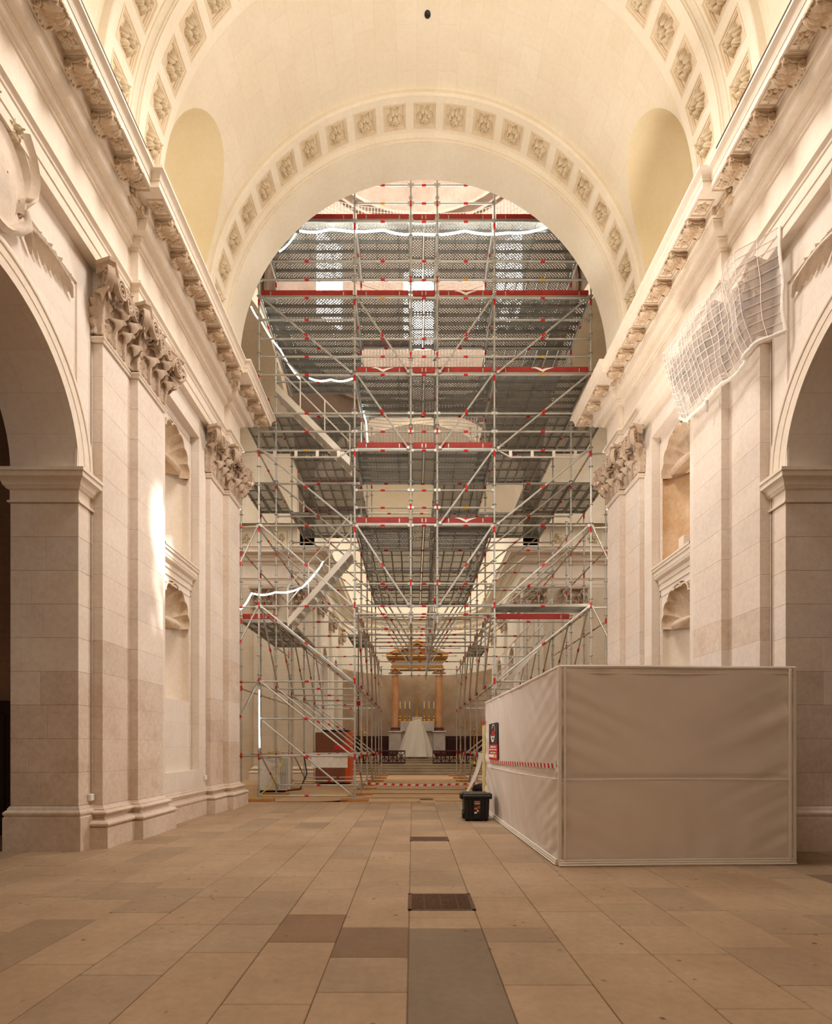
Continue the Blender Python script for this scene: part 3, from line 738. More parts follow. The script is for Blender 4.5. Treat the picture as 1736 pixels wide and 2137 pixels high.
# cast grates
gl = ['cast iron floor grate nearest the camera in the middle strip', 'cast iron floor grate beyond the first, level with the tool chest', 'floor grate half covered by boards inside the scaffold']
for gi, (ya, yb) in enumerate(GR):
    x0, x1 = -.045, .565
    e = empty('floor_grate', (A, (ya+yb)/2, 0)); setp(e, gl[gi], 'grate', 'floor grates')
    mb = MB()
    mb.bbox(x0, x1, ya, ya+.035, -.03, .004, .003); mb.bbox(x0, x1, yb-.035, yb, -.03, .004, .003)
    mb.bbox(x0, x0+.04, ya, yb, -.03, .004, .003); mb.bbox(x1-.04, x1, ya, yb, -.03, .004, .003)
    mb.build('frame', 'cast_iron', e, 0)
    mb = MB(); nx, ny = 12, 10; dx = (x1-x0-.08)/nx; dy = (yb-ya-.07)/ny
    for i in range(nx):
        for j in range(ny):
            cx, cy = x0+.04+dx*(i+.5), ya+.035+dy*(j+.5)
            ring = [(cx+dx*.44*cos(t), cy+dy*.44*sin(t), 0) for t in [2*pi*q/10 for q in range(10)]]
            mb.tube(ring+[ring[0]], .0065, 4, False)
            if (i+j) % 2: mb.box(cx-dx*.5, cx+dx*.5, cy-.004, cy+.004, -.01, .001)
            else: mb.box(cx-.004, cx+.004, cy-dy*.5, cy+dy*.5, -.01, .001)
    for q in (.25, .5, .75): mb.box(x0+(x1-x0)*q-.008, x0+(x1-x0)*q+.008, ya, yb, -.01, .003)
    mb.build('lattice', 'cast_iron', e, 0)
    mb = MB(); mb.box(x0, x1, ya, yb, -.2, -.06); mb.build('pit', 'dark_wood', e, 0)

# ------------------------------------------------------------------ aisles (dark rooms behind the arches)
for s in (-1, 1):
    mb = MB(); q = lambda u, y, z: PP(s, u, y, z)
    mb.poly(q(8.6, -6, 0), q(8.6, 9.2, 0), q(8.6, 9.2, 8), q(8.6, -6, 8))
    mb.poly(q(4.9, 9.2, 0), q(8.6, 9.2, 0), q(8.6, 9.2, 8), q(4.9, 9.2, 8))
    mb.poly(q(5.0, -6, 7.9), q(8.6, -6, 7.9), q(8.6, 9.2, 7.9), q(5.0, 9.2, 7.9))
    mb.poly(q(5.86, 7.69, 0), q(5.86, 9.2, 0), q(5.86, 9.2, 8), q(5.86, 7.69, 8))
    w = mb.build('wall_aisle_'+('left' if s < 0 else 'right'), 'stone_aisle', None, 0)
    setp(w, 'dim brown stone side chapel wall seen through the %s arch' % ('left' if s < 0 else 'right'), 'wall', None, 'structure')
    mb = MB(); mb.bbox(*sorted((A+s*6.3, A+s*8.5)), 9.0, 9.18, 0, 2.2, .02)
    for k in range(4): mb.bbox(*sorted((A+s*(6.4+k*.52), A+s*(6.86+k*.52))), 8.96, 9.02, .2, 2.0, .02)
    mb.build('wood_panelling', 'dark_wood', w, 0)

# ------------------------------------------------------------------ crossing, dome, transepts
Y0, Y1 = 13.65, 24.0; YC = (Y0+Y1)/2; HB = (Y1-Y0)/2
def far_entab(mb, path):
    mb.grid([[(x, y, z) for x, y in path(P+.01)] for P, z in ARCH+FRZ+CORN[1:]])
for s in (-1, 1):
    nm = 'left' if s < 0 else 'right'
    mb = MB()
    mb.poly(PP(s, 4.54, Y1, 0), PP(s, 11, Y1, 0), PP(s, 11, Y1, 16.2), PP(s, 4.54, Y1, 16.2))
    mb.poly(PP(s, 11, Y0, 0), PP(s, 11, Y1, 0), PP(s, 11, Y1, 16.2), PP(s, 11, Y0, 16.2))
    mb.poly(PP(s, 4.9, Y0+.02, 0), PP(s, 11, Y0+.02, 0), PP(s, 11, Y0+.02, 16.2), PP(s, 4.9, Y0+.02, 16.2))
    w = mb.build('wall_transept_'+nm, 'stone_far', None, 0)
    setp(w, 'cream stone crossing pier and transept wall behind the scaffold, %s side' % nm, 'wall', None, 'structure')
    mb = MB(); far_entab(mb, lambda P: [(A+s*11, Y1-P), (A+s*(4.54-P), Y1-P), (A+s*(4.54-P), Y1+.05)]); mb.build('entablature', 'stone_plain', w, 25)
    for (ua, ub, ux) in ((4.6, 5.4, 0), (6.3, 7.15, 1), (8.6, 9.4, 2)):
        for k, (za, zb) in enumerate(courses(.60, 7.39, .6)):
            m_ = MB(); xa, xb = sorted((A+s*ua, A+s*ub)); m_.bbox(xa, xb, Y1-.16, Y1+.02, za, zb, .005); m_.build('stone_block', 'stone_far', w, 0)
        mb = MB(); xa, xb = sorted((A+s*ua, A+s*ub)); mb.grid([[(xa-P, Y1, z), (xa-P, Y1-.16-P, z), (xb+P, Y1-.16-P, z), (xb+P, Y1, z)] for P, z in BASE]); mb.build('pilaster_base', 'stone_plain', w, 30)
        # capital facing the nave
        mb = MB(); mb.bbox(xa-.02, xb+.02, Y1-.2, Y1, 7.39, 8.2, .01); mb.bbox(xa-.15, xb+.15, Y1-.42, Y1, 8.2, 8.36, .03)
        cp = mb.build('capital', 'stone_capital', w, 0)
        for i in range(3): inst('acanthus_leaf', ME_L1, frame((xa+(xb-xa)*(i+.5)/3, Y1-.18, 7.39), (1, 0, 0), (0, -1, 0), (0, 0, 1)), cp)
        for i in range(4): inst('acanthus_leaf', ME_L2, frame((xa+(xb-xa)*i/3, Y1-.18, 7.41), (1, 0, 0), (0, -1, 0), (0, 0, 1), (1, 1.2, 1)), cp)
        for q in (-1, 1): inst('volute', ME_VOL, frame(((xa+xb)/2+q*(xb-xa)*.45, Y1-.32, 8.08), (q, 0, 0), (0, -1, 0), (0, 0, 1)), cp)
    # rosette panels above the entablature
    for k in range(5):
        for uu in (6.1, 7.6):
            inst('coffer_panel', ME_COF, frame(PP(s, uu, Y1-.012, 10.5+k*.95), (1, 0, 0), (0, 0, 1), (0, -1, 0), 1.4), w)
            inst('rosette', ME_ROS[k % 3], frame(PP(s, uu, Y1-.0, 10.5+k*.95), (1, 0, 0), (0, 0, 1), (0, -1, 0), 1.4), w)
# pendentives, drum and dome
mb = MB(); Rp = HB*sqrt(2)*1.0; n = 96; rows = []
for k in range(n+1):
    ph = 2*pi*k/n; re = HB/max(abs(cos(ph)), abs(sin(ph))); row = []
    for j in range(9):
        r = HB+(re-HB)*j/8; row.append((A+r*cos(ph), YC+r*sin(ph), ZS+sqrt(max(0, Rp*Rp-r*r))))
    rows.append(row)
mb.grid(rows)
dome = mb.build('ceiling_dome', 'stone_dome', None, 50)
setp(dome, 'stone dome with drum windows above the scaffolded crossing', 'dome', None, 'structure')
ZD0, ZD1 = ZS+HB, ZS+HB+8.2
mb = MB(); NW = 8
for k in range(NW):
    for j in range(12):
        a0 = 2*pi*(k+j/12)/NW+pi/2-pi/NW; a1 = 2*pi*(k+(j+1)/12)/NW+pi/2-pi/NW
        q = lambda a, z: (A+HB*cos(a), YC+HB*sin(a), z)
        win = 4 <= j < 8
        for (za, zb) in ((ZD0, ZD0+2.6), (ZD0+2.6, ZD0+6.2), (ZD0+6.2, ZD1)):
            if win and za > ZD0+2 and zb < ZD1: continue
            mb.poly(q(a0, za), q(a1, za), q(a1, zb), q(a0, zb))
mb.grid([[(A+HB*cos(e)*cos(2*pi*k/64), YC+HB*cos(e)*sin(2*pi*k/64), ZD1+HB*sin(e)) for k in range(65)] for e in [pi/2*j/12 for j in range(13)]])
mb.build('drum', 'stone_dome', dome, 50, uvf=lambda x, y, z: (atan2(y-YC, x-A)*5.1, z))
for z, pr in ((ZD0-.1, .35), (ZD1-.3, .3)):
    mb = MB(); mb.grid([[(A+(HB-P)*cos(2*pi*k/64), YC+(HB-P)*sin(2*pi*k/64), z+zz) for k in range(65)] for P, zz in ((0, 0), (.1, .02), (.1, .15), (.22, .25), (pr, .28), (pr, .42), (0, .45))]); mb.build('drum_cornice', 'stone_dome', dome, 30)
for k in range(NW):
    a = 2*pi*(k+.5)/NW+pi/2-pi/NW; hw = HB*2*pi/NW/12*2.0
    c_ = Vector((A+(HB+.05)*cos(a), YC+(HB+.05)*sin(a), ZD0+4.4)); rd = Vector((cos(a), sin(a), 0)); tg = Vector((-sin(a), cos(a), 0)); zz = Vector((0, 0, 1))
    mb = MB(); mb.poly(*[c_+tg*hw*p+zz*1.85*q+rd*.1 for p, q in ((-1, -1), (1, -1), (1, 1), (-1, 1))])
    wn = mb.build('window_%d' % (k+1), 'window_glow', None, 0); setp(wn, 'bright daylit drum window of the dome', 'window', 'dome drum windows', 'structure')
    mb = MB()
    for p in (-1, -.33, .33, 1): mb.tube([c_+tg*hw*p-zz*1.85, c_+tg*hw*p+zz*1.85], .035, 4)
    for p in (-1, -.6, -.2, .2, .6, 1): mb.tube([c_-tg*hw+zz*1.85*p, c_+tg*hw+zz*1.85*p], .03, 4)
    mb.build('window_frame', 'white', wn, 0)
# transept and choir arches: wall over the arch, vaults
mb = MB()
def tvault(s): 
    mb.grid([[PP(s, u, YC+4.6*cos(pi*k/32), 10.95+4.6*sin(pi*k/32)) for k in range(33)] for u in (HB, 11)])
for s in (-1, 1):
    tvault(s)
    arch_wall(mb, lambda y, z: PP(s, HB, y, z), Y0, Y1, 9.9, 16.2, YC, 4.6, ZS, 9.9)
arch_wall(mb, lambda x, z: (x, Y1, z), A-HB, A+HB, 9.9, 16.2, A, 4.54, ZS, 9.9)
mb.build('crossing_arches', 'stone_far', dome, 40)

# ------------------------------------------------------------------ choir and apse
YA = 32.5; RA = 4.54
mb = MB()
for s in (-1, 1):
    arch_wall(mb, lambda y, z: PP(s, RA, y, z), Y1, 28.6, 0, 9.9, 26.6, .8, 5.4, 1.6)
    arch_wall(mb, lambda y, z: PP(s, RA, y, z), 28.6, YA, 0, 9.9, 30.4, .8, 5.4, 1.6)
mb.grid([[(A-RA*cos(pi*k/40), y, ZS+RA*sin(pi*k/40)) for k in range(41)] for y in (Y1, YA)])
for s in (-1, 1): mb.poly(PP(s, RA, Y1, 9.9), PP(s, RA, YA, 9.9), PP(s, RA, YA, ZS), PP(s, RA, Y1, ZS))
choir = mb.build('wall_choir', 'stone_choir', None, 40)
setp(choir, 'white plastered choir walls and vault beyond the crossing', 'wall', None, 'structure')
for s in (-1, 1):
    for yc in (26.6, 30.4):
        mb = MB(); mb.poly(*[PP(s, RA+.4, y, z) for y, z in ((yc-.9, 1.5), (yc+.9, 1.5), (yc+.9, 6.3), (yc-.9, 6.3))]); mb.build('niche_back', 'stone_apse', choir, 0)
        mb = MB(); a = [(yc+.8, 1.6)]+arc_pts(yc, 5.4, .8, 20)+[(yc-.8, 1.6)]
        mb.grid([[PP(s, u, y, z) for y, z in a] for u in (RA, RA+.4)]); mb.build('niche_reveal', 'stone_choir', choir, 40)
        mb = MB(); mb.grid([[PP(s, u, y, z) for y, z in [(yc+r, 1.6)]+arc_pts(yc, 5.4, r, 20)+[(yc-r, 1.6)]] for r, u in ((.82, RA), (.82, RA-.05), (.98, RA-.05), (1.0, RA))]); mb.build('niche_surround', 'stone_choir', choir, 30)
        pass
    for yy in (25.1, 28.5, 32.1):
        mb = MB(); xa, xb = sorted((A+s*RA, A+s*(RA-.15))); mb.bbox(xa, xb, yy-.35, yy+.35, .6, 7.4, .01); mb.build('pilaster', 'stone_choir', choir, 0)
        mb = MB(); xa, xb = sorted((A+s*RA, A+s*(RA-.3))); mb.bbox(xa, xb, yy-.4, yy+.4, 8.2, 8.36, .03); mb.bbox(*sorted((A+s*RA, A+s*(RA-.17))), yy-.37, yy+.37, 7.39, 8.2, .01)
        cp = mb.build('capital', 'stone_carved', choir, 0)
        for i in range(3): inst('acanthus_leaf', ME_L1, frame(PP(s, RA-.15, yy-.24+.24*i, 7.39), (0, 1, 0), (-s, 0, 0), (0, 0, 1)), cp)
        for i in range(4): inst('acanthus_leaf', ME_L2, frame(PP(s, RA-.15, yy-.36+.24*i, 7.41), (0, 1, 0), (-s, 0, 0), (0, 0, 1)), cp)
    mb = MB(); mb.grid([[PP(s, RA-P-.01, Y1+.05, z), PP(s, RA-P-.01, YA, z)] for P, z in ARCH+FRZ+CORN[1:]]); mb.build('entablature', 'stone_choir', choir, 25)
    # stalls panelling
    mb = MB(); xa, xb = sorted((A+s*(RA-.3), A+s*(RA-.02))); mb.bbox(xa, xb, 28.6, 33.0, .5, 2.15, .02); mb.build('stall_panelling', 'oxblood', choir, 0)
mb = MB()
ap = lambda r, z, n=32: [(A-r*cos(pi*k/n), YA+r*sin(pi*k/n)*.85, z) for k in range(n+1)]
mb.grid([ap(RA, z) for z in (0, 6.15)])
apse = mb.build('wall_apse', 'stone_apse', None, 50, uvf=lambda x, y, z: (x*1.3, z))
setp(apse, 'curved apse wall of bare brown stone behind the altar', 'wall', None, 'structure')
mb = MB(); mb.grid([ap(RA, z) for z in (6.15, ZS)]+[[(A-RA*cos(e)*cos(pi*k/32), YA+RA*cos(e)*sin(pi*k/32)*.85, ZS+RA*sin(e)) for k in range(33)] for e in [pi/2*j/10 for j in range(11)]]); mb.build('apse_vault', 'stone_choir', apse, 50)
mb = MB(); mb.grid([ap(RA-P-.01, z) for P, z in ARCH+FRZ+CORN[1:]]); mb.build('entablature', 'stone_choir', apse, 25)
for k in range(4, 45):
    t = pi*k/48; inst('frieze_rosette', ME_ROSC, frame((A-(RA-.01)*cos(t), YA+(RA-.01)*sin(t)*.85, 9.08), (sin(t), cos(t), 0), (0, 0, 1), (cos(t), -sin(t), 0), 1.6), apse)
for (xa, xb) in ((A-4.4, A-1.75), (A+1.75, A+4.4)):
    mb = MB(); mb.bbox(xa, xb, 34.0, 34.1, .86, 2.1, .02)
    for k in range(4): mb.bbox(xa+.1+k*.65, xa+.65+k*.65, 33.97, 34.02, 1.0, 1.95, .02)
    mb.build('apse_panelling', 'oxblood', apse, 0)
# altar steps
for k in range(4):
    mb = MB(); mb.bbox(A-4.5, A+4.5, 27.9+.34*k, 32.4, .13*k+.001, .13*(k+1), .012)
    setp(mb.build('altar_step', 'step_stone', None, 0), 'long stone step up to the choir, number %s from the crossing floor' % ('one', 'two', 'three', 'four')[k], 'step', 'choir steps')
for k in range(3):
    mb = MB(); mb.bbox(A-3.4, A+3.4, 30.0+.33*k, 34.6, .52+.115*k+.001, .52+.115*(k+1), .012)
    setp(mb.build('altar_step', 'step_stone', None, 0), 'shorter stone step inside the red rail, number %s' % ('one', 'two', 'three')[k], 'step', 'altar steps')
# red lattice altar rails
for (xa, xb, lb) in ((A-3.35, A-.66, 'left of the opening'), (A+.80, A+3.5, 'right of the opening')):
    e = empty('altar_rail', ((xa+xb)/2, 29.45, .52)); setp(e, 'dark red lattice communion rail %s' % lb, 'railing', 'communion rails')
    y = 29.45
    mb = MB(); mb.bbox(xa, xb, y-.05, y+.05, 1.17, 1.25, .01); mb.build('top_rail', 'oxblood', e, 0)
    mb = MB(); mb.bbox(xa, xb, y-.05, y+.05, .53, .63, .01); mb.build('bottom_rail', 'oxblood', e, 0)
    nb = 6; w = (xb-xa)/nb
    for k in range(nb+1):
        mb = MB(); x = xa+w*k; mb.bbox(max(xa, x-.035), min(xb, x+.035), y-.04, y+.04, .6, 1.19, .006); mb.build('post', 'oxblood', e, 0)
    for k in range(nb):
        mb = MB(); x = xa+w*k
        for (p, q) in (((x, .63), (x+w, 1.17)), ((x+w, .63), (x, 1.17)), ((x+w*.5, .63), (x+w*.5, 1.17))):
            mb.tube([(p[0], y, p[1]), (q[0], y, q[1])], .02, 4)
        mb.tube([(x+w/2+.1*cos(t), y, .9+.13*sin(t)) for t in [2*pi*i/10 for i in range(11)]], .015, 4)
        mb.build('lattice_panel', 'oxblood', e, 0)

# ------------------------------------------------------------------ altarpiece
ZP = .865; YT = 33.0
e = empty('altarpiece', (A, YT, ZP)); setp(e, 'gilded pedimented altarpiece with two orange marble columns in the apse', 'altarpiece')
for sx_ in (-1, 1):
    x = A+sx_*1.31
    mb = MB(); mb.bbox(x-.42, x+.42, YT-.42, YT+.42, ZP, 1.12, .02); mb.build('pedestal_plinth', 'marble_red', e, 0)
    mb = MB(); mb.bbox(x-.36, x+.36, YT-.36, YT+.36, 1.12, 2.28, .02); mb.bbox(x-.42, x+.42, YT-.42, YT+.42, 2.28, 2.38, .03); mb.build('pedestal', 'marble_white', e, 0)
    mb = MB(); mb.lathe([(.32, 2.38), (.32, 2.45), (.27, 2.5), (.30, 2.55), (.25, 2.6)], (x, YT, 0), 20); mb.build('column_base', 'marble_red', e)
    mb = MB(); mb.lathe([(.225, 2.6), (.225, 3.6), (.19, 5.64)], (x, YT, 0), 24); mb.build('column', 'marble_orange', e)
    mb = MB(); mb.lathe([(.2, 5.62), (.21, 5.75), (.2, 5.9), (.3, 6.08)], (x, YT, 0), 16); mb.bbox(x-.31, x+.31, YT-.31, YT+.31, 6.02, 6.08, .02)
    cp = mb.build('column_capital', 'gilt', e)
    for k in range(8): inst('acanthus_leaf', ME_L3, frame((x+.19*cos(2*pi*k/8), YT+.19*sin(2*pi*k/8), 5.64+.12*(k % 2)), (-sin(2*pi*k/8), cos(2*pi*k/8), 0), (cos(2*pi*k/8), sin(2*pi*k/8), 0), (0, 0, 1), .9), cp)
mb = MB(); mb.bbox(A-1.55, A+1.55, YT-.3, YT+.9, 6.08, 6.27, .02); mb.build('gilt_architrave', 'gilt', e, 0)
mb = MB(); mb.bbox(A-1.5, A+1.5, YT-.27, YT+.9, 6.27, 6.53, .01); mb.build('altar_frieze', 'marble_white', e, 0)
mb = MB()
mb.grid([[(A-1.52-P, YT+.9, z), (A-1.52-P, YT-.29-P, z), (A+1.52+P, YT-.29-P, z), (A+1.52+P, YT+.9, z)] for P, z in ((0, 6.53), (.05, 6.57), (.09, 6.58), (.09, 6.66), (.22, 6.68), (.24, 6.74), (.30, 6.80), (0, 6.81))]); mb.build('gilt_cornice', 'gilt', e, 0)
for k in range(26):
    mb = MB() if k == 0 else mb
    mb.box(A-1.5+k*.118, A-1.5+k*.118+.06, YT-.42, YT-.36, 6.59, 6.67)
mb.build('dentil_row', 'gilt', e, 0)
for sx_ in (-1, 1):
    mb = MB(); pl = [(0, 7.52), (1.62, 6.80), (1.84, 6.80), (1.84, 6.90), (0, 7.74)]
    mb.prism([(A+sx_*p, z) for p, z in pl], lambda x, z: (x, YT-.6, z), lambda x, z: (x, YT+.9, z)); mb.build('raking_cornice', 'gilt', e, 0)
mb = MB(); mb.prism([(A-1.7, 6.80), (A+1.7, 6.80), (A, 7.56)], lambda x, z: (x, YT-.3, z), lambda x, z: (x, YT+.9, z)); mb.build('tympanum', 'gilt', e, 0)
inst('tympanum_ornament', ME_ROSC, frame((A, YT-.31, 7.08), (1, 0, 0), (0, 0, 1), (0, -1, 0), (2.2, 2.2, 1.5)), e).data.materials
mb = MB(); mb.bbox(A-1.1, A+1.1, YT-.1, YT+.6, ZP, 2.35, .02); mb.build('altar_backing', 'marble_white', e, 0)
mb = MB(); mb.bbox(A-1.0, A+1.0, YT-.25, YT+.5, 2.35, 2.95, .02); mb.build('retable', 'marble_white', e, 0)
mb = MB(); mb.bbox(A-.3, A+.3, YT-.3, YT+.3, 2.95, 3.2, .02); mb.build('tabernacle', 'marble_white', e, 0)
# candlesticks and crucifix
lbl = ['outermost on the left', 'second from the left', 'third from the left', 'third from the right', 'second from the right', 'outermost on the right']
for i, dx in enumerate((-1.02, -.73, -.45, .42, .70, 1.0)):
    x = A+dx; c = empty('candlestick', (x, YT-.1, 2.95)); setp(c, 'tall gilt altar candlestick with pale candle, '+lbl[i], 'candlestick', 'altar candlesticks')
    mb = MB(); mb.lathe([(.12, 2.95), (.12, 2.99), (.05, 3.1), (.07, 3.2), (.03, 3.28), (.045, 3.32), (.018, 3.4), (.018, 3.62), (.04, 3.66), (.06, 3.7), (.03, 3.71)], (x, YT-.1, 0), 12); mb.build('stem', 'gold', c)
    mb = MB(); mb.lathe([(.034, 3.7), (.034, 4.14), (.005, 4.15)], (x, YT-.1, 0), 10); mb.build('candle', 'candle', c)
c = empty('altar_cross', (A, YT-.1, 3.2)); setp(c, 'gilt standing altar cross on its foot above the tabernacle', 'cross')
mb = MB(); mb.lathe([(.14, 3.2), (.14, 3.25), (.08, 3.3), (.07, 3.45), (.03, 3.55), (.04, 3.6), (.02, 3.65)], (A, YT-.1, 0), 12); mb.build('foot', 'gold', c)
mb = MB(); mb.bbox(A-.022, A+.022, YT-.12, YT-.08, 3.6, 4.5, .005); mb.bbox(A-.18, A+.18, YT-.12, YT-.08, 4.22, 4.27, .005); mb.build('cross', 'gold', c, 0)
mb = MB(); mb.tube([(A+.11*cos(2*pi*k/20), YT-.1, 4.25+.11*sin(2*pi*k/20)) for k in range(21)], .014, 5); mb.build('halo', 'gold', c)
# draped white plastic sheet over the altar table
mb = MB(); rows = []
for j in range(15):
    t = j/14; row = []
    for k in range(48):
        a = 2*pi*k/48
        rx = .30+(.68+.16*max(0, -cos(a)))*t**.9+.09*t*sin(a*5+1)+.07*sin(a*9+t*5)*t; ry = .26+.5*t+.09*t*sin(a*7+t*3)+.05*sin(a*13+2)*t
        z = 2.9-2.03*t-.12*sin(a*3+2)*sin(pi*t)*.4+.1*max(0, cos(a+.6))*(1-t)
        row.append((A-.05+rx*cos(a)-.1*(1-t)*.5, 31.3+ry*sin(a), max(.875, z)))
    rows.append(row)
rows.insert(0, [(A-.1+.02*cos(2*pi*k/48), 31.3+.02*sin(2*pi*k/48), 2.93) for k in range(48)])
mb.loft(rows, True, True)
setp(mb.build('dust_sheet', 'plastic_sheet', None, 50), 'translucent white plastic sheet draped over the altar table', 'dust sheet')
mb = MB(); mb.bbox(A-.55, A+.5, 31.05, 31.6, .87, 1.8, .03); mb.bbox(A-.3, A+.15, 31.1, 31.5, 1.8, 2.75, .05)
setp(mb.build('altar_table', 'marble_white', None, 0), 'pale altar table hidden under the plastic sheet', 'altar')
# branched candelabra beside the scaffold
for i, (x, y, z, lb) in enumerate(((A+2.95, 28.9, .52, 'branched brass candelabrum right of the altar nearer the scaffold'), (A+2.62, 33.2, .87, 'branched brass candelabrum right of the altarpiece'), (A-3.0, 30.0, .52, 'branched brass candelabrum left of the altar'))):
    c = empty('candelabrum', (x, y, z)); setp(c, lb, 'candelabrum', 'choir candelabra')
    mb = MB(); mb.lathe([(.2, z), (.2, z+.05), (.06, z+.2), (.04, z+.5), (.07, z+.6), (.03, z+.75), (.03, z+1.7), (.06, z+1.8), (.02, z+1.9)], (x, y, 0), 10); mb.build('stem', 'gold', c)
    for k in range(5):
        mb = MB(); r = .33-abs(k-2)*.0; xx = x-.36+.18*k
        mb.tube([(x, y, z+1.75), (x+(xx-x)*.7, y, z+1.65), (xx, y, z+1.85), (xx, y, z+2.0)], .014, 5); mb.lathe([(.015, z+2.0), (.015, z+2.3)], (xx, y, 0), 6); mb.build('branch', 'gold', c)
# ------------------------------------------------------------------ scaffold
SX = [-4.06, -1.53, -.05, .65, 2.16, 4.71]
SY = [14.56, 16.40, 18.5, 20.6, 22.7, 24.9, 27.0]
DECK = [7.29, 9.27, 11.27, 13.30, 15.32]
scaf = empty('scaffold', (A, 14.56, 0)); setp(scaf, 'tall steel tube scaffold with perforated decks filling the crossing', 'scaffold')
TR = .0245
_cache = {}
def tube_mesh(L, kind):
    key = (round(L, 2), kind)
    if key in _cache: return _cache[key]
    mb = MB(); n = 8
    mb.tube([(0, 0, 0), (L, 0, 0)], TR, n, False)
    if kind == 'standard':
        k = .25
        while k < L:
            mb.lathe([], (0, 0, 0)) if False else None
            mb.loft([[(k+dx, .06*cos(2*pi*i/8), .06*sin(2*pi*i/8)) for i in range(8)] for dx in (-.005, .005)], True, True)
            k += .5
        mb.cur = 1
        k = 1.0
        while k < L:
            mb.loft([[(k+dx, .029*cos(2*pi*i/8), .029*sin(2*pi*i/8)) for i in range(8)] for dx in (0, .16)], True, True); k += 2.0
    else:
        for x in (.05, L-.05): mb.box(x-.03, x+.03, -.026, .026, -.034, .034)
        mb.cur = 1 if kind != 'ledger_y' else 2
        mb.loft([[(L/2+dx, .0285*cos(2*pi*i/8), .0285*sin(2*pi*i/8)) for i in range(8)] for dx in (-.055, .055)], True, True)
    me = mb.mesh(kind, ['steel', 'red_mark', 'yellow_mark'], 40)
    _cache[key] = me; return me
TUBES = {'standard': [], 'ledger': [], 'transom': [], 'brace': []}
def tb(kind, p, q): TUBES[kind].append((Vector(p), Vector(q)))
def tubes_done():
    cam_p = Vector((0, 0, 1.45))
    for kind, lst in TUBES.items():
        lst.sort(key=lambda pq: ((pq[0]+pq[1])/2).y)
        rest = MB()
        for k, (p, q) in enumerate(lst):
            d = q-p; L = d.length
            if k < 300:
                ex = d.normalized(); ez = Vector((0, 0, 1)) if abs(ex.z) < .95 else Vector((0, 1, 0)); ey = ez.cross(ex).normalized(); ez = ex.cross(ey)
                rv = random.random(); kd = 'standard' if kind == 'standard' else ('ledger' if rv > .06 else 'ledger_y')
                inst(kind, tube_mesh(L, kd), frame(p, ex, ey, ez), scaf)
            else: rest.tube([p, q], TR, 6, False)
        if rest.v: setp(rest.build(kind, 'steel', scaf, 40), kind='stuff')
# standards
front_z = {0: (.1, 14.6), 1: (.1, 16.6), 2: (4.7, 16.7), 3: (4.7, 16.7), 4: (.1, 16.6), 5: (.1, 14.6)}
for i, x in enumerate(SX): tb('standard', (x, SY[0], front_z[i][0]), (x, SY[0], front_z[i][1]))
for j in range(1, 7):
    for i, x in enumerate(SX):
        if i in (2, 3): z0, z1 = 4.7, (16.4 if j == 1 else 9.4 if j < 4 else 7.4)
        else: z0, z1 = .1, (15.6 if j == 1 else 13.4 if j < 4 and i in (1, 4) else 11.4 if j < 4 else 7.5 if j < 5 else 5.4)
        if j == 6 and i in (0, 5): continue
        tb('standard', (x, SY[j], z0), (x, SY[j], z1))
for x in (-5.1, 5.75):
    for j in (0, 1, 2, 3, 4): tb('standard', (x, SY[j] if j else 14.75, .1), (x, SY[j] if j else 14.75, 9.9))
# ledgers across
low = [.15, 1.20, 2.18, 3.17, 5.16]; side = low+[7.29, 9.27, 9.77, 10.25, 11.27, 11.75, 12.22, 12.72, 13.30, 13.78, 14.27]
mid = [4.95, 5.16, 5.75, 7.29, 7.76, 8.22, 9.27, 9.77, 10.25, 11.27, 11.75, 12.22, 13.30, 13.78, 14.27, 15.32, 15.80, 16.28]
for i in range(5):
    zs = mid if i in (1, 2, 3) else side
    for z in zs: tb('ledger', (SX[i], SY[0]-.0, z), (SX[i+1], SY[0], z))
for (xa, xb) in ((-5.1, -4.06), (4.71, 5.75)):
    for z in (1.2, 3.17, 5.16, 7.29, 9.27): tb('ledger', (xa, 14.75, z), (xb, 14.6, z))
for j in range(1, 7):
    for i in range(5):
        if i in (1, 2, 3): zs = ([4.95, 5.3, 7.29, 9.27, 11.27, 13.3, 15.32, 14.3, 12.3, 10.3] if j == 1 else [4.95, 5.2, 6.2, 7.29, 9.27] if j < 4 else [4.95, 5.9, 7.29])
        else: zs = ([.3, 1.2, 3.17, 5.16, 6.2, 7.29, 8.3, 9.27, 11.27, 13.3, 15.32, 14.3, 12.3] if j == 1 else [.3, 1.2, 3.17, 5.16, 7.29, 8.3, 9.27, 11.27, 12.3] if j < 4 else [1.2, 3.17, 5.16, 7.29] if j < 5 else [3.17, 5.16])
        if j == 6 and i in (0, 4): continue
        for z in zs: tb('ledger', (SX[i], SY[j], z), (SX[i+1], SY[j], z))
# transoms along the depth
for j in range(6):
    for i, x in enumerate(SX):
        if j == 5 and i in (0, 5): continue
        if i in (2, 3): zs = [4.95, 7.29]+([9.27, 11.27, 13.3, 15.32] if j == 0 else [9.27] if j < 3 else [])
        else: zs = ([1.2] if i in (0, 5) else [])+[3.17, 5.16]+([7.29] if j < 4 else [])+([9.27, 11.27] if j < 3 else [])+([13.3] if j < 2 else [])+([15.32] if j == 0 else [])
        for z in zs: tb('transom', (x, SY[j], z-.06), (x, SY[j+1], z-.06))
for x in (-5.1, 5.75):
    for j in range(1, 4):
        for z in (1.2, 3.17, 5.16, 7.29, 9.27): tb('transom', (x, SY[j], z), (x, SY[j+1], z))
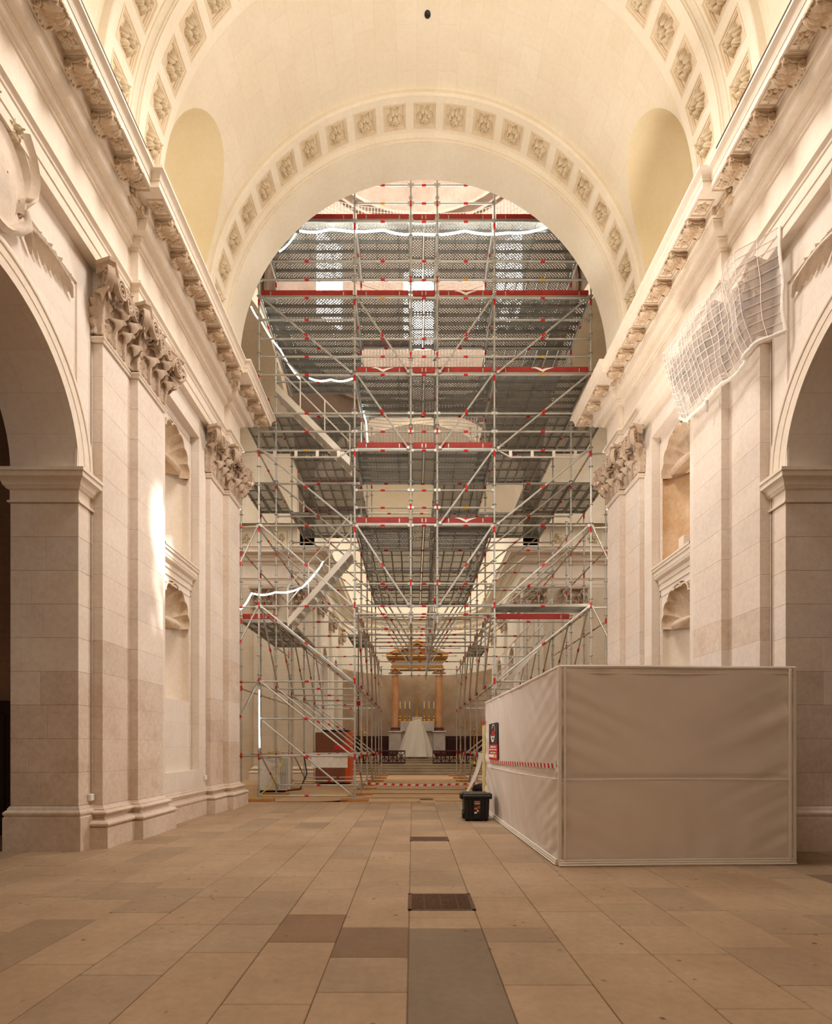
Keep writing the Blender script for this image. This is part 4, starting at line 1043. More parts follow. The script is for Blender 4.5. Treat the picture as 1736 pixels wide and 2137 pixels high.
# braces
yb = SY[0]-.06
def br(xa, za, xb, zb, y=yb): tb('brace', (xa, y, za), (xb, y, zb))
for (za, zb) in ((13.30, 11.27), (9.27, 7.29), (7.29, 5.16), (5.16, 3.17), (3.17, 1.2), (2.18, .15)):
    br(SX[0]+.05, za, SX[1]-.05, zb)
    if za > 3: br(SX[5]-.05, za, SX[4]+.05, zb)
br(SX[5]-.05, 11.27, SX[4]+.05, 9.27)
for (za, zb) in ((13.30, 11.27), (11.27, 9.27), (7.29, 5.16)):
    br(SX[1]+.04, za, SX[2]-.04, zb); br(SX[4]-.04, za, SX[3]+.04, zb)
br(SX[4]-.04, 9.27, SX[3]+.04, 7.29)
for j in range(1, 6):
    y = SY[j]-.05
    br(SX[1]+.04, 7.29, SX[2]-.04, 5.0, y); br(SX[4]-.04, 7.29, SX[3]+.04, 5.0, y)
    if j < 5:
        for (za, zb) in ((9.27, 7.29), (7.29, 5.16), (5.16, 3.17), (3.17, 1.2)):
            br(SX[0]+.05, za, SX[1]-.05, zb, y); br(SX[5]-.05, za, SX[4]+.05, zb, y)
for i in (0, 1, 4, 5):
    for j in range(5):
        x = SX[i]+(.06 if i < 3 else -.06)
        if j % 2 == 0: tb('brace', (x, SY[j], 5.16), (x, SY[j+1], 3.17)); tb('brace', (x, SY[j], 1.2), (x, SY[j+1], .2))
        else: tb('brace', (x, SY[j], 5.16), (x, SY[j+1], 3.17))
for (x0, x1) in ((-4.06, -5.1), (4.71, 5.75)):
    for (za, zb) in ((7.29, 5.3), (5.16, 3.3), (3.17, 1.3)): tb('brace', (x0, 14.5, za), (x1, 14.72, zb))
tubes_done()
# decks
def plank_mesh(L):
    key = ('plank', round(L, 2))
    if key in _cache: return _cache[key]
    mb = MB(); w = .152
    mb.poly((0, -w, 0), (L, -w, 0), (L, w, 0), (0, w, 0))
    mb.cur = 1
    for sy in (-1, 1):
        mb.box(0, L, sy*w-.012, sy*w+.012, -.07, .004)
    mb.box(0, .04, -w, w, -.07, .003); mb.box(L-.04, L, -w, w, -.07, .003)
    k = .5
    while k < L-.2: mb.box(k-.008, k+.008, -w, w, -.04, -.004); k += .62
    me = mb.mesh('deck_plank', ['perforated', 'steel_deck'], 0); _cache[key] = me; return me
def deck(x0, x1, y0, y1, z, d):
    if d == 'x':
        n = max(1, round((y1-y0)/.318))
        for k in range(n): inst('deck_plank', plank_mesh(x1-x0-.06), frame((x0+.03, y0+(y1-y0)*(k+.5)/n, z+.06), (1, 0, 0), (0, 1, 0), (0, 0, 1)), scaf)
    else:
        n = max(1, round((x1-x0)/.318))
        for k in range(n): inst('deck_plank', plank_mesh(y1-y0-.06), frame((x0+(x1-x0)*(k+.5)/n, y0+.03, z+.06), (0, 1, 0), (-1, 0, 0), (0, 0, 1)), scaf)
f0, f1, f2, f3, f4 = SY[:5]
for z in DECK:
    deck(SX[1], SX[2], f0, f1, z, 'x'); deck(SX[3], SX[4], f0, f1, z, 'x'); deck(SX[2], SX[3], f0, f1, z, 'y')
for z in (13.3, 15.32): deck(SX[0], SX[1], f0, f1, z, 'x'); deck(SX[4], SX[5], f0, f1, z, 'x')
deck(SX[4], SX[5], f0, f1, 11.27, 'x')
deck(SX[0], SX[1], f1, f2, 13.3, 'x'); deck(SX[4], SX[5], f1, f2, 13.3, 'y'); deck(SX[4], SX[5], f1, f2, 15.32, 'y')
deck(SX[0], SX[1], f1, f2, 11.27, 'y'); deck(SX[0], SX[1], f2, f3, 11.27, 'y')
deck(SX[4], SX[5], f1, f2, 11.27, 'y'); deck(SX[4], SX[5], f2, f3, 11.27, 'y')
deck(SX[0], SX[1], f2, f3, 9.27, 'y'); deck(SX[0]+.6, SX[1], f1, f2, 9.27, 'y')
deck(SX[4], SX[5], f2, f3, 9.27, 'y'); deck(SX[4]+1.2, SX[5], f1, f2, 9.27, 'y')
deck(-5.1, SX[0], f1, f2, 9.27, 'y'); deck(SX[5], 5.75, f1, f2, 9.27, 'y'); deck(-5.1, SX[0], f1, f2, 11.27, 'y'); deck(SX[5], 5.75, f1, f2, 11.27, 'y')
deck(SX[3], SX[4], f1, f2, 9.27, 'y'); deck(SX[3], SX[4], f2, f3, 9.27, 'y')
for a, b in ((1, 2), (2, 3), (3, 4)):
    deck(SX[1], SX[2], SY[a], SY[b], 7.29, 'y'); deck(SX[2], SX[3], SY[a], SY[b], 7.29, 'y'); deck(SX[3], SX[4], SY[a], SY[b], 7.29, 'y')
deck(-5.1, SX[0]+.4, f1, f2, 5.16, 'y'); deck(-5.1, SX[0]+.4, f2, f3, 5.16, 'y')
deck(SX[4], SX[5], f0, f0+.66, 5.16, 'x')
deck(SX[1]-.66, SX[1], f2, f3, 5.16, 'y')
deck(SX[4], SX[4]+.66, f3, f4, 5.16, 'y')
# red toe boards, some with a white gull emblem
def gull(x, z, y, parent, w=.5):
    mb = MB(); pts = [(-.5, .06), (-.34, .10), (-.2, .075), (-.08, .03), (0, -.01), (.06, .02), (.2, .055), (.36, .075), (.5, .085), (.34, .03), (.2, -.02), (.1, -.075), (.04, -.13), (-.03, -.10), (-.12, -.06), (-.22, .0), (-.34, .045)]
    mb.poly(*[(x+p*w, y-.014, z+q*w) for p, q in pts]); mb.poly(*[(x+p*w, y-.006, z+q*w) for p, q in pts])
    n = len(pts); mb.loft([[(x+p*w, yy, z+q*w) for p, q in pts] for yy in (y-.014, y-.006)], True)
    mb.build('bird_emblem', 'white', parent, 0)
def toe(xa, xb, z, bird=False, y=SY[0]+.05, mat='toe_red'):
    mb = MB(); mb.bbox(xa+.05, xb-.05, y-.015, y+.015, z+.08, z+.24, .004)
    for x in (xa+.3, xb-.3):
        mb.cur = 1; mb.box(x-.012, x+.012, y-.02, y+.02, z+.1, z+.2)
    o = mb.build('toe_board', [mat, 'steel'], scaf, 0)
    if bird: gull((xa+xb)/2, z+.165, y-.015, o, .6)
for z, birds in ((7.29, (3,)), (9.27, ()), (11.27, (1,)), (13.30, (3,)), (15.32, ())):
    for i in (1, 2, 3): toe(SX[i], SX[i+1], z, i in birds)
for z in (13.3, 15.32): toe(SX[0], SX[1], z); toe(SX[4], SX[5], z)
toe(SX[4], SX[5], 11.27, True)
toe(SX[0]+.4, SX[1], 9.27, y=SY[2]); toe(-5.1, SX[0], 5.16, y=SY[1]); toe(SX[0], SX[1], 11.27, y=SY[3])
for i in (1, 3): toe(SX[i], SX[i+1], 9.27, y=SY[3])
toe(SX[1], SX[2], 13.3, y=SY[1], mat='toe_red'); toe(SX[4], SX[5], 5.16, y=SY[1])
# lattice ledgers with punched plates
for (xa, xb) in ((SX[0], SX[1]), (SX[4], SX[5])):
    y = SY[0]-.03; z = 9.27
    mb = MB(); mb.tube([(xa+.08, y, z), (xa+.42, y, z-.19), (xb-.42, y, z-.19), (xb-.08, y, z)], .02, 6)
    for k in range(4): 
        xx = xa+.42+(xb-xa-.84)*k/3; mb.box(xx-.04, xx+.04, y-.006, y+.006, z-.17, z-.02)
    mb.build('lattice_ledger', 'alu', scaf, 40)
# timber pads under the standards
for j in range(7):
    for i in (0, 1, 4, 5):
        if j == 6 and i in (0, 5): continue
        mb = MB(); x = SX[i]; w = .32+.08*random.random(); mb.bbox(x-w, x+w, SY[j]-.12, SY[j]+.12, .0, .075, .006); pd = mb.build('base_board', 'timber', scaf, 0)
        mb = MB(); mb.bbox(x-.07, x+.07, SY[j]-.07, SY[j]+.07, .075, .083, .001); mb.lathe([(.019, .083), (.019, .32)], (x, SY[j], 0), 8); mb.build('base_jack', 'steel', pd, 40)
# stair flights of pale aluminium
def flight(xa, za, xb, zb, y0, y1, rails=True):
    mb = MB(); dx, dz = xb-xa, zb-za
    for y in (y0, y1):
        mb.prism([(xa, za-.11), (xb, zb-.11), (xb, zb+.11), (xa, za+.11)], lambda x, z: (x, y-.02, z), lambda x, z: (x, y+.02, z))
    fl = mb.build('stair_flight', 'alu', scaf, 0)
    for k in range(10):
        t = (k+.5)/10; m_ = MB(); m_.bbox(xa+dx*t-.12, xa+dx*t+.12, y0, y1, za+dz*t-.02, za+dz*t+.02, .005); m_.build('stair_tread', 'alu', fl, 0)
    if rails:
        m_ = MB()
        for hgt in (.55, 1.0): m_.tube([(xa, y0, za+hgt), (xb, y0, zb+hgt)], .02, 6)
        for t in (0, .33, .66, 1): m_.tube([(xa+dx*t, y0, za+dz*t), (xa+dx*t, y0, za+dz*t+1.0)], .02, 6)
        m_.build('handrail', 'alu', fl, 40)
flight(-3.75, 11.30, -1.72, 9.25, 15.1, 15.7)
flight(-3.45, 4.85, -1.70, 6.85, 15.2, 15.8)
flight(4.3, 5.0, 2.6, 3.1, 17.0, 17.6)
# ------------------------------------------------------------------ light ropes
def rope(pts, lb, r=.02):
    q = []
    for (a, b) in zip(pts, pts[1:]):
        for k in range(6): 
            t = k/6; q.append(Vector(a).lerp(Vector(b), t)-Vector((0, 0, .06*sin(pi*t))))
    q.append(Vector(pts[-1])); mb = MB(); mb.tube(q, r, 6)
    setp(mb.build('light_rope', 'led', None, 60), lb, 'light', 'construction light ropes')
def px(x, y, Y): return ((x-861)*Y/FPX, Y, 1.45+(1558-y)*Y/FPX)
rope([px(625, 482, 14.75), px(690, 478, 14.75), px(800, 480, 14.75), px(870, 488, 14.75), px(970, 482, 14.75), px(1060, 486, 14.75), px(1142, 474, 14.75)], 'glowing white light rope strung under the topmost deck', .026)
rope([px(618, 487, 14.9), px(583, 525, 15.2)], 'short glowing light rope running down beside the arch at top')
rope([px(645, 789, 14.8), px(690, 792, 14.8), px(736, 790, 14.8)], 'glowing light rope above the upper stair flight')
rope([px(755, 842, 16.2), px(764, 880, 16.2), px(768, 935, 16.2)], 'glowing light rope hanging beside the central deck opening')
rope([px(501, 1272, 15.2), px(525, 1238, 15.2), px(575, 1236, 15.2), px(630, 1226, 15.2), px(675, 1172, 15.2)], 'glowing light rope climbing the lower stair', .022)
rope([px(524, 640, 15.2), px(545, 670, 15.2), px(585, 730, 15.2), px(625, 790, 15.2)], 'glowing light rope along the upper stair handrail at the arch edge', .02)
rope([px(541, 1440, 14.5), px(541, 1500, 14.5), px(542, 1560, 14.5)], 'glowing light tube fixed to the front corner standard', .015)
# ------------------------------------------------------------------ safety nets
def netting(name, P, nu, nv, r, lb, cat='net'):
    mb = MB()
    for i in range(nu+1): mb.tube([P(i/nu, k/24) for k in range(25)], r, 3, False)
    for j in range(nv+1): mb.tube([P(k/40, j/nv) for k in range(41)], r, 3, False)
    return setp(mb.build(name, 'cord', None, 0), lb, cat, None)
netting('safety_net', lambda u, v: (-3.2+7.0*u, 17.0+.5*sin(pi*u), 16.1+2.6*v-.35*sin(pi*u)+.12*sin(9*u+4*v)), 70, 22, .010, 'white safety net sagging below the dome at the top of the arch')
netting('safety_net', lambda u, v: (-1.6+3.7*u, 18.7, 13.6+1.9*v+.05*sin(8*u)), 34, 16, .010, 'white safety net behind the second highest deck opening')
netting('safety_net', lambda u, v: (-1.6+3.7*u, 18.7, 11.5+1.6*v+.05*sin(8*u+2)), 34, 14, .010, 'white safety net behind the middle deck opening')
# ------------------------------------------------------------------ tarpaulin enclosure
TX0, TX1, TY0, TY1, TZ = 1.78, 4.70, 6.67, 12.25, 2.42
XB = 1.62                                   # x of the far left corner
tent = empty('tarpaulin_enclosure', (3.2, 9, 0)); setp(tent, 'large box-shaped work enclosure of beige tarpaulin beside the nave wall', 'enclosure')
def tarp(name, P, W, H, nu, nv, amp, seed):
    # P(u,v,d): point on the panel pushed out by d; tension creases fan from the edges
    rows = []
    for j in range(nv+1):
        v = j/nv; row = []
        for i in range(nu+1):
            u = i/nu; x, z = u*W, v*H
            ex = min(u, 1-u)*W; ez = min(v, 1-v)*H
            d = .007*noise.noise(Vector((x*.9+seed, z*1.1, 0)))
            # creases from side edges, slanted
            k = noise.noise(Vector((x*.7+seed*3, z*6.5+x*3.0*(1 if u < .5 else -1), seed)))
            d += .020*k*math.exp(-ex/.6)
            k2 = noise.noise(Vector((x*5.0+z*2.5*sin(seed+x), z*.8, seed+9)))
            d += .013*k2*math.exp(-ez/.5)
            d += .006*noise.noise(Vector((x*3.2+z*2.8, (z*1.6-x*1.1)*.6, seed+4)))
            m_ = abs(v-.43); d += -.012*math.exp(-(m_/.012)**2)
            f = min(1, ex/.05)*min(1, ez/.05)
            row.append(P(u, v, d*f*amp*2.2))
        rows.append(row)
    mb = MB(); mb.grid(rows); return mb.build(name, 'tarp', tent, 60)
tarp('tarp_panel', lambda u, v, d: (TX0+(TX1-TX0)*u, TY0+.12*u-d, .05+(TZ-.05)*v), 2.92, 2.4, 110, 90, 1., 1.3)
tarp('tarp_panel', lambda u, v, d: (XB+(TX0-XB)*u-d, TY1+(TY0-TY1)*u, .05+(TZ-.05)*v), 5.6, 2.4, 170, 80, 1., 5.1)
mb = MB(); mb.poly((TX1, TY0+.12, .02), (TX1, TY1, .02), (TX1, TY1, TZ), (TX1, TY0+.12, TZ)); mb.poly((XB+.02, TY1, .02), (TX1, TY1, .02), (TX1, TY1, TZ), (XB+.02, TY1, TZ))
mb.build('tarp_back', 'tarp', tent, 0)
def tubew(name, pts, r, mat='tarp_edge', par=tent, n=6):
    mb = MB(); mb.tube(pts, r, n); return mb.build(name, mat, par, 50)
for (xa, ya) in ((TX0, TY0), (TX1, TY0+.12)):
    mb = MB(); mb.bbox(xa-.022, xa+.022, ya-.018, ya+.03, .01, TZ+.01, .008); mb.build('corner_strip', 'tarp_edge', tent, 0)
mb = MB(); mb.bbox(TX0+.045, TX0+.07, TY0-.032, TY0+.02, .05, TZ-.02, .004); mb.build('corner_seam', 'tarp_edge', tent, 0); mb = MB(); mb.bbox(TX1-.085, TX1-.055, TY0+.075, TY0+.125, .05, TZ-.02, .004); mb.build('corner_seam', 'tarp_edge', tent, 0)
tubew('top_hem', [(TX0, TY0-.005, TZ), (TX0+1, TY0+.03, TZ+.004), (TX0+2, TY0+.07, TZ-.006), (TX1, TY0+.115, TZ)], .02)
tubew('top_hem', [(TX0, TY0, TZ-.075), (TX0+1.4, TY0+.05, TZ-.085), (TX1, TY0+.11, TZ-.07)], .008)
tubew('top_hem', [(TX0, TY0, TZ), (XB+.07, 9.5, TZ-.012), (XB, TY1, TZ)], .02)
for dz in (.018, .045, .07): tubew('bottom_hem', [(TX0-.02*(1-dz*9), TY0-.05+dz*.5, dz), (TX0+1.5, TY0+.01+dz*.5, dz+.004), (TX1, TY0+.07+dz*.5, dz)], .014)
for dz in (.018, .045, .07): tubew('bottom_hem', [(XB-.03+dz*.3, TY1, dz), (TX0-.05+dz*.3, TY0+.02, dz)], .014)
tubew('mid_seam', [(TX0+.03, TY0-.02, 1.05), (TX0+1.4, TY0+.035, 1.06), (TX1-.05, TY0+.09, 1.045)], .008)
tubew('mid_seam', [(XB-.012, TY1-.6, 1.02), (1.68, 9.5, 1.01), (TX0-.012, TY0+.03, 1.05)], .006)
# barrier tape on the side panel: separate red stripes
n_ = 26
for k in range(n_):
    t = k/n_; ya = TY1-.75+(TY0+.12-(TY1-.75))*t; ybb = ya-.085
    xx = lambda y: XB+(TX0-XB)*(TY1-y)/(TY1-TY0)-.022
    z = 1.13+.08*t
    mb = MB(); mb.poly((xx(ya), ya, z+.035), (xx(ybb), ybb, z+.03), (xx(ybb-.03), ybb-.03, z-.03), (xx(ya-.03), ya-.03, z-.028)); mb.build('tape_stripe', 'red_mark', tent, 0)
mb = MB(); xs = lambda y: XB+(TX0-XB)*(TY1-y)/(TY1-TY0)-.018
mb.grid([[(xs(y), y, 1.13+.08*((TY1-.75-y)/(TY1-.75-TY0-.12))+dz) for y in (TY1-.7, 10, 8.5, TY0+.1)] for dz in (-.034, .038)]); mb.build('tape_band', 'tarp_edge', tent, 0)
# timber post at the door and a flap of plastic behind it
mb = MB(); mb.bbox(XB-.07, XB+.0, TY1-.04, TY1+.03, 0, 1.92, .01); mb.build('door_post', 'timber_pale', tent, 0)
mb = MB(); mb.bbox(XB+.0, XB+.02, TY1-.1, TY1-.04, 0, 1.9, .005); mb.build('door_edge', 'tarp_edge', tent, 0)
for k in range(4):
    mb = MB(); mb.bbox(XB-.09+k*.035, XB-.072+k*.035, TY1-.06, TY1-.05, 1.93+.008*k, 2.0+.008*k, .002); mb.build('tape_stripe', 'red_mark', tent, 0)
mb = MB(); rows = [[(XB-.05-.45*t**1.6*(1-.15*k/6)+.02*sin(k*2), TY1+.06+.12*k, 1.3-1.05*t) for k in range(7)] for t in [q/10 for q in range(11)]]
mb.grid(rows); setp(mb.build('plastic_flap', 'plastic_sheet', None, 50), 'loose white plastic flap spilling out by the enclosure door post', 'plastic sheet')
# company sign on the side panel
sg = empty('site_sign', (1.68, 11.2, 1.6)); setp(sg, 'black and red printed site sign on the tarpaulin side panel', 'sign')
sy0, sy1, sz0, sz1 = 11.60, 10.64, 1.18, 1.92
SXO = lambda y, o=.03: XB+(TX0-XB)*(TY1-y)/(TY1-TY0)-o
def sq(t, z, o=.03): y = sy0+(sy1-sy0)*t; return (SXO(y, o), y, sz0+(sz1-sz0)*z)
mb = MB(); a = [(0, 0), (1, 0), (1, .42), (0, .42)]; mb.loft([[sq(t, z, o) for t, z in a] for o in (.024, .032)], True, True); mb.build('red_panel', 'red_mark', sg, 0)
mb = MB(); a = [(0, .42), (1, .42), (1, 1), (0, 1)]; mb.loft([[sq(t, z, o) for t, z in a] for o in (.024, .032)], True, True); mb.build('black_panel', 'sign_black', sg, 0)
def flat(name, pts, mat, o=.036):
    mb = MB(); mb.poly(*[sq(t, z, o) for t, z in pts]); mb.build(name, mat, sg, 0)
el = lambda cx, cz, rx, rz, a0, a1, n=14: [(cx+rx*cos(radians(a0+(a1-a0)*k/n)), cz+rz*sin(radians(a0+(a1-a0)*k/n))) for k in range(n+1)]
flat('logo_swoosh', el(.48, .72, .24, .24, 195, 345)+el(.50, .76, .20, .20, 345, 200), 'white')
flat('logo_swoosh', el(.55, .80, .20, .17, -10, 160)+el(.55, .80, .17, .145, 160, -10), 'white')
for (a, b) in ((.36, .46), (.48, .50), (.52, .62), (.64, .72)): flat('logo_letter', [(a, .66), (b, .66), (b+.02, .80), (a+.02, .80)], 'red_mark')
flat('logo_letter', [(.40, .86), (.58, .86), (.56, .90), (.46, .89)], 'red_mark'); flat('logo_letter', [(.42, .57), (.66, .57), (.56, .53)], 'red_mark')
flat('logo_bar', [(.36, .61), (.70, .61), (.70, .645), (.36, .645)], 'paper')
for (z, a, b, h) in ((.355, .2, .8, .05), (.28, .08, .92, .035), (.20, .2, .8, .035)):
    t = a
    while t < b:
        w = random.uniform(.03, .06); flat('print_mark', [(t, z-h/2), (t+w, z-h/2), (t+w, z+h/2), (t, z+h/2)], 'paper'); t += w+.018
flat('print_strip', [(.04, .07), (.9, .07), (.9, .15), (.04, .15)], 'paper'); flat('print_strip', [(.6, .08), (.85, .08), (.8, .16), (.65, .16)], 'yellow_mark', .038)

# ------------------------------------------------------------------ black tool chest
tc_ = empty('tool_chest', (1.25, 10.85, 0)); setp(tc_, 'black plastic wheeled tool chest with clip lid beside the tarpaulin', 'chest')
cx, y0 = 1.245, 10.69
mb = MB(); mb.loft([[(cx-w, y0+.05-(d), z), (cx+w, y0+.05-d, z), (cx+w, y0+.42+d, z), (cx-w, y0+.42+d, z)] for w, d, z in ((.19, .0, .0), (.22, .02, .02), (.235, .03, .1), (.245, .05, .44), (.25, .05, .46))], True, True); mb.build('body', 'black_plastic', tc_, 0)
mb = MB(); mb.bbox(cx-.08, cx+.08, y0-.025, y0+.02, .05, .44, .01); mb.build('front_rib', 'black_plastic', tc_, 0)
for dx in (-.19, .19):
    mb = MB(); mb.bbox(cx+dx-.035, cx+dx+.035, y0-.02, y0+.02, .04, .44, .01); mb.build('corner_rib', 'black_plastic', tc_, 0)
mb = MB(); mb.bbox(cx-.275, cx+.275, y0-.045, y0+.5, .44, .515, .02); mb.build('lid_skirt', 'black_plastic', tc_, 0)
mb = MB(); mb.bbox(cx-.245, cx+.245, y0-.015, y0+.47, .515, .545, .015); lid = mb.build('lid', 'grey_lid', tc_, 0)
for dx in (-.16, 0, .16):
    mb = MB(); mb.bbox(cx+dx-.006, cx+dx+.006, y0-.0, y0+.46, .543, .55, .003); mb.build('lid_ridge', 'black_plastic', lid, 0)
for dx in (-.285, .285):
    mb = MB(); mb.bbox(cx+dx-.025, cx+dx+.025, y0+.08, y0+.36, .42, .53, .012); mb.build('clip', 'black_plastic', tc_, 0)
mb = MB(); mb.lathe([(.001, -.03), (.085, -.03), (.09, 0), (.085, .03), (.001, .03)], n=16)
wm = mb.mesh('wheel', 'black_plastic', 40)
inst('wheel', wm, Matrix.Translation((cx-.245, y0+.12, .13)) @ Matrix.Rotation(pi/2, 4, 'Y'), tc_)
mb = MB(); mb.poly(*[(cx+p, y0-.028, z) for p, z in ((-.055, .15), (.065, .15), (.065, .40), (-.055, .40))]); lb_ = mb.build('label', 'sign_black', tc_, 0)
for (a, b, c, d, mt) in ((-.05, .06, .375, .395, 'orange_paint'), (-.05, .06, .33, .365, 'steel_deck'), (-.05, .01, .23, .27, 'orange_paint'), (.01, .06, .25, .30, 'brown_panel'), (-.05, -.005, .155, .185, 'paper'), (.0, .03, .19, .22, 'tarp_edge')):
    mb = MB(); mb.poly(*[(cx+p, y0-.031, z) for p, z in ((a, c), (b, c), (b, d), (a, d))]); mb.build('label_print', mt, lb_, 0)
# blue tub with a dark bag on it
tb_ = empty('blue_tub', (1.55, 12.75, 0)); setp(tb_, 'blue tub with dark bag stuffed in it behind the tool chest', 'tub')
mb = MB(); mb.lathe([(.15, 0), (.155, .06), (.158, .10)], (1.53, 12.75, .02), 20); mb.build('tub_base', 'orange_paint', tb_)
mb = MB(); mb.lathe([(.158, .12), (.165, .40), (.175, .42)], (1.53, 12.75, 0), 20); mb.build('tub_body', 'blue_plastic', tb_)
mb = MB(); mb.loft([[(1.56+(r+.03*sin(a*3))*cos(a), 12.75+r*sin(a), z+.02*sin(a*2)) for a in [2*pi*k/16 for k in range(16)]] for r, z in ((.15, .40), (.17, .47), (.14, .55), (.05, .58))], True, True); mb.build('bag', 'black_plastic', tb_, 60)

# ------------------------------------------------------------------ relief sculptures over the arches
def relief(s):
    e = empty('relief_sculpture', PP(s, 4.9, 6.2, 7.7)); setp(e, 'carved cartouche with drapery and palm branches above the %s arch' % ('left' if s < 0 else 'right'), 'relief', 'arch cartouches')
    q = lambda y, z, d: PP(s, 4.95-d, y, z)
    mb = MB(); mb.loft([[q(6.07+w*cos(a), 7.78+h*sin(a), d) for a in [2*pi*k/28 for k in range(28)]] for w, h, d in ((.40, .56, .0), (.42, .58, .10), (.38, .54, .16), (.34, .50, .13), (.30, .45, .12), (.15, .25, .20), (.01, .01, .22))], True); mb.build('cartouche', 'stone_relief', e, 40)
    for sg in (-1, 1):
        mb = MB(); rows = []
        for j in range(15):
            t = j/14; yy = 6.07+sg*(.30+.22*sin(pi*min(1, t*1.25))); row = []
            for k in range(11):
                u = k/10-.5
                row.append(q(yy+sg*u*(.30-.16*t), 8.44-.95*t+.09*cos(u*pi)+.03*sin(t*9+u*6), .06+.17*cos(u*pi)*(1-.4*t)+.03*cos(u*pi*6)))
            rows.append(row)
        mb.grid(rows); mb.grid([[q(6.07+sg*(.3+.2*sin(pi*min(1, k/14*1.25))), 8.44-.95*k/14, 0) for k in range(15)], [r[5] for r in rows]]); mb.build('drapery', 'stone_relief', e, 60)
        # palm branch of many blades
        mb = MB(); st = [Vector((6.07+sg*(.34+1.0*t), 7.62+.12*sin(pi*t*.9)+.06*t, .07)) for t in [k/20 for k in range(21)]]
        mb.tube([q(p.x, p.y, .08) for p in st], .022, 5)
        pb = mb.build('palm_branch', 'stone_relief', e, 50)
        for k in range(1, 10):
            for up in (-1, 1):
                t = k/10; b = st[int(t*20)]; L = (.30 if up < 0 else .22)*(1-.3*abs(t-.4)); a = radians(30+14*(1-t))*up
                tip = (b.x+sg*L*cos(a), b.y+L*sin(a)-.03)
                m_ = MB(); mid_ = ((b.x+tip[0])/2, (b.y+tip[1])/2+.012*up); nx_, nz_ = -sin(a)*.012, cos(a)*.012
                m_.loft([[q(b.x, b.y, .05), q(b.x, b.y+.01, .09), q(b.x, b.y-.01, .06)], [q(mid_[0]+sg*nx_, mid_[1]+nz_, .03), q(mid_[0], mid_[1], .085+.03*(k % 2)), q(mid_[0]-sg*nx_, mid_[1]-nz_, .03)], [q(tip[0], tip[1], .02), q(tip[0], tip[1], .05), q(tip[0], tip[1]-.004, .02)]], True, True)
                m_.build('palm_blade', 'stone_relief', pb, 40)
        inst('flower', ME_ROS[0], frame(q(6.07+sg*.18, 8.45, .12), (0, 1, 0), (0, 0, 1), (-s, 0, 0), .75), e)
        mb = MB(); mb.tube([q(6.07+sg*.1, 7.25, .08), q(6.07+sg*.3, 7.42, .12), q(6.07+sg*.42, 7.58, .14), q(6.07+sg*.36, 7.70, .16)], [.03, .06, .065, .05], 8); mb.build('ribbon', 'stone_relief', e, 60)
relief(-1); relief(1)

# ------------------------------------------------------------------ net wrapped round the near capital on the far wall
nb = empty('debris_net', PP(1, 4.4, 8.8, 7.7)); setp(nb, 'white debris net and cloth wrapped round a pilaster capital on the right wall', 'net')
def NP(u, v, lift=0.):
    y = 7.52+2.5*u
    base = 4.80 if y < 7.75 else (4.50-(.13 if y > 8.65 else .13*max(0, (y-8.3)/.35)))
    if y < 8.0: base = 4.95-.55*max(0, min(1, (y-7.5)/.25))
    if y > 9.75: base = 4.33+.38*min(1, (y-9.75)/.3)
    ztop = 8.36+.10*u+(.18*max(0, 1-u/.10))-.10*sin(pi*min(1, u*1.5))*0-(.07*sin(pi*(u-.08)/.45) if .08 < u < .53 else .05*sin(pi*(u-.53)/.47) if u > .53 else 0)
    zbot = 7.12-.06*sin(pi*u)+(.0 if u < .8 else .35*(u-.8)/.2)
    if u > .8: base -= 0
    z = zbot+(ztop-zbot)*v
    bulge = .28*(1-v)**1.6*min(1, .3+u*7)
    uu = base-.18+bulge-lift-.045*noise.noise(Vector((y*2.3, z*2.1, 3)))-.03*noise.noise(Vector((y*7, z*2.5, 1)))
    return PP(1, uu, y, z+.03*noise.noise(Vector((y*4, 0, 7)))*(1-v))
mb = MB(); mb.grid([[NP(i/46, j/22) for i in range(47)] for j in range(23)]); mb.build('cloth', 'net_cloth', nb, 60)
mb = MB()
for i in range(0, 24): mb.tube([NP(i/23, k/20, .012) for k in range(21)], .0055, 4, False)
for j in range(0, 12): mb.tube([NP(k/50, j/11, .012) for k in range(51)], .0055, 4, False)
mb.build('net_cord', 'cord', nb, 0)
mb = MB(); mb.tube([NP(k/60, 0, .0) for k in range(61)], [.03+.012*noise.noise(Vector((k*.9, 0, 0))) for k in range(61)], 7)
mb.build('rolled_hem', 'cord', nb, 60)
mb = MB(); mb.tube([NP(0, k/20, .0) for k in range(21)], .022, 6); mb.build('side_hem', 'cord', nb, 60); mb = MB(); mb.tube([NP(1, k/20, .0) for k in range(21)], .026, 6); mb.build('side_hem', 'cord', nb, 60)
mb = MB(); p_ = Vector(NP(.55, 0)); mb.tube([p_, p_+Vector((0, 0, -.2))], .018, 6); mb.cur = 1; mb.tube([p_+Vector((0, 0, -.02)), p_+Vector((0, 0, .03))], .024, 6); mb.build('hanging_tag', ['steel', 'red_mark'], nb, 40)

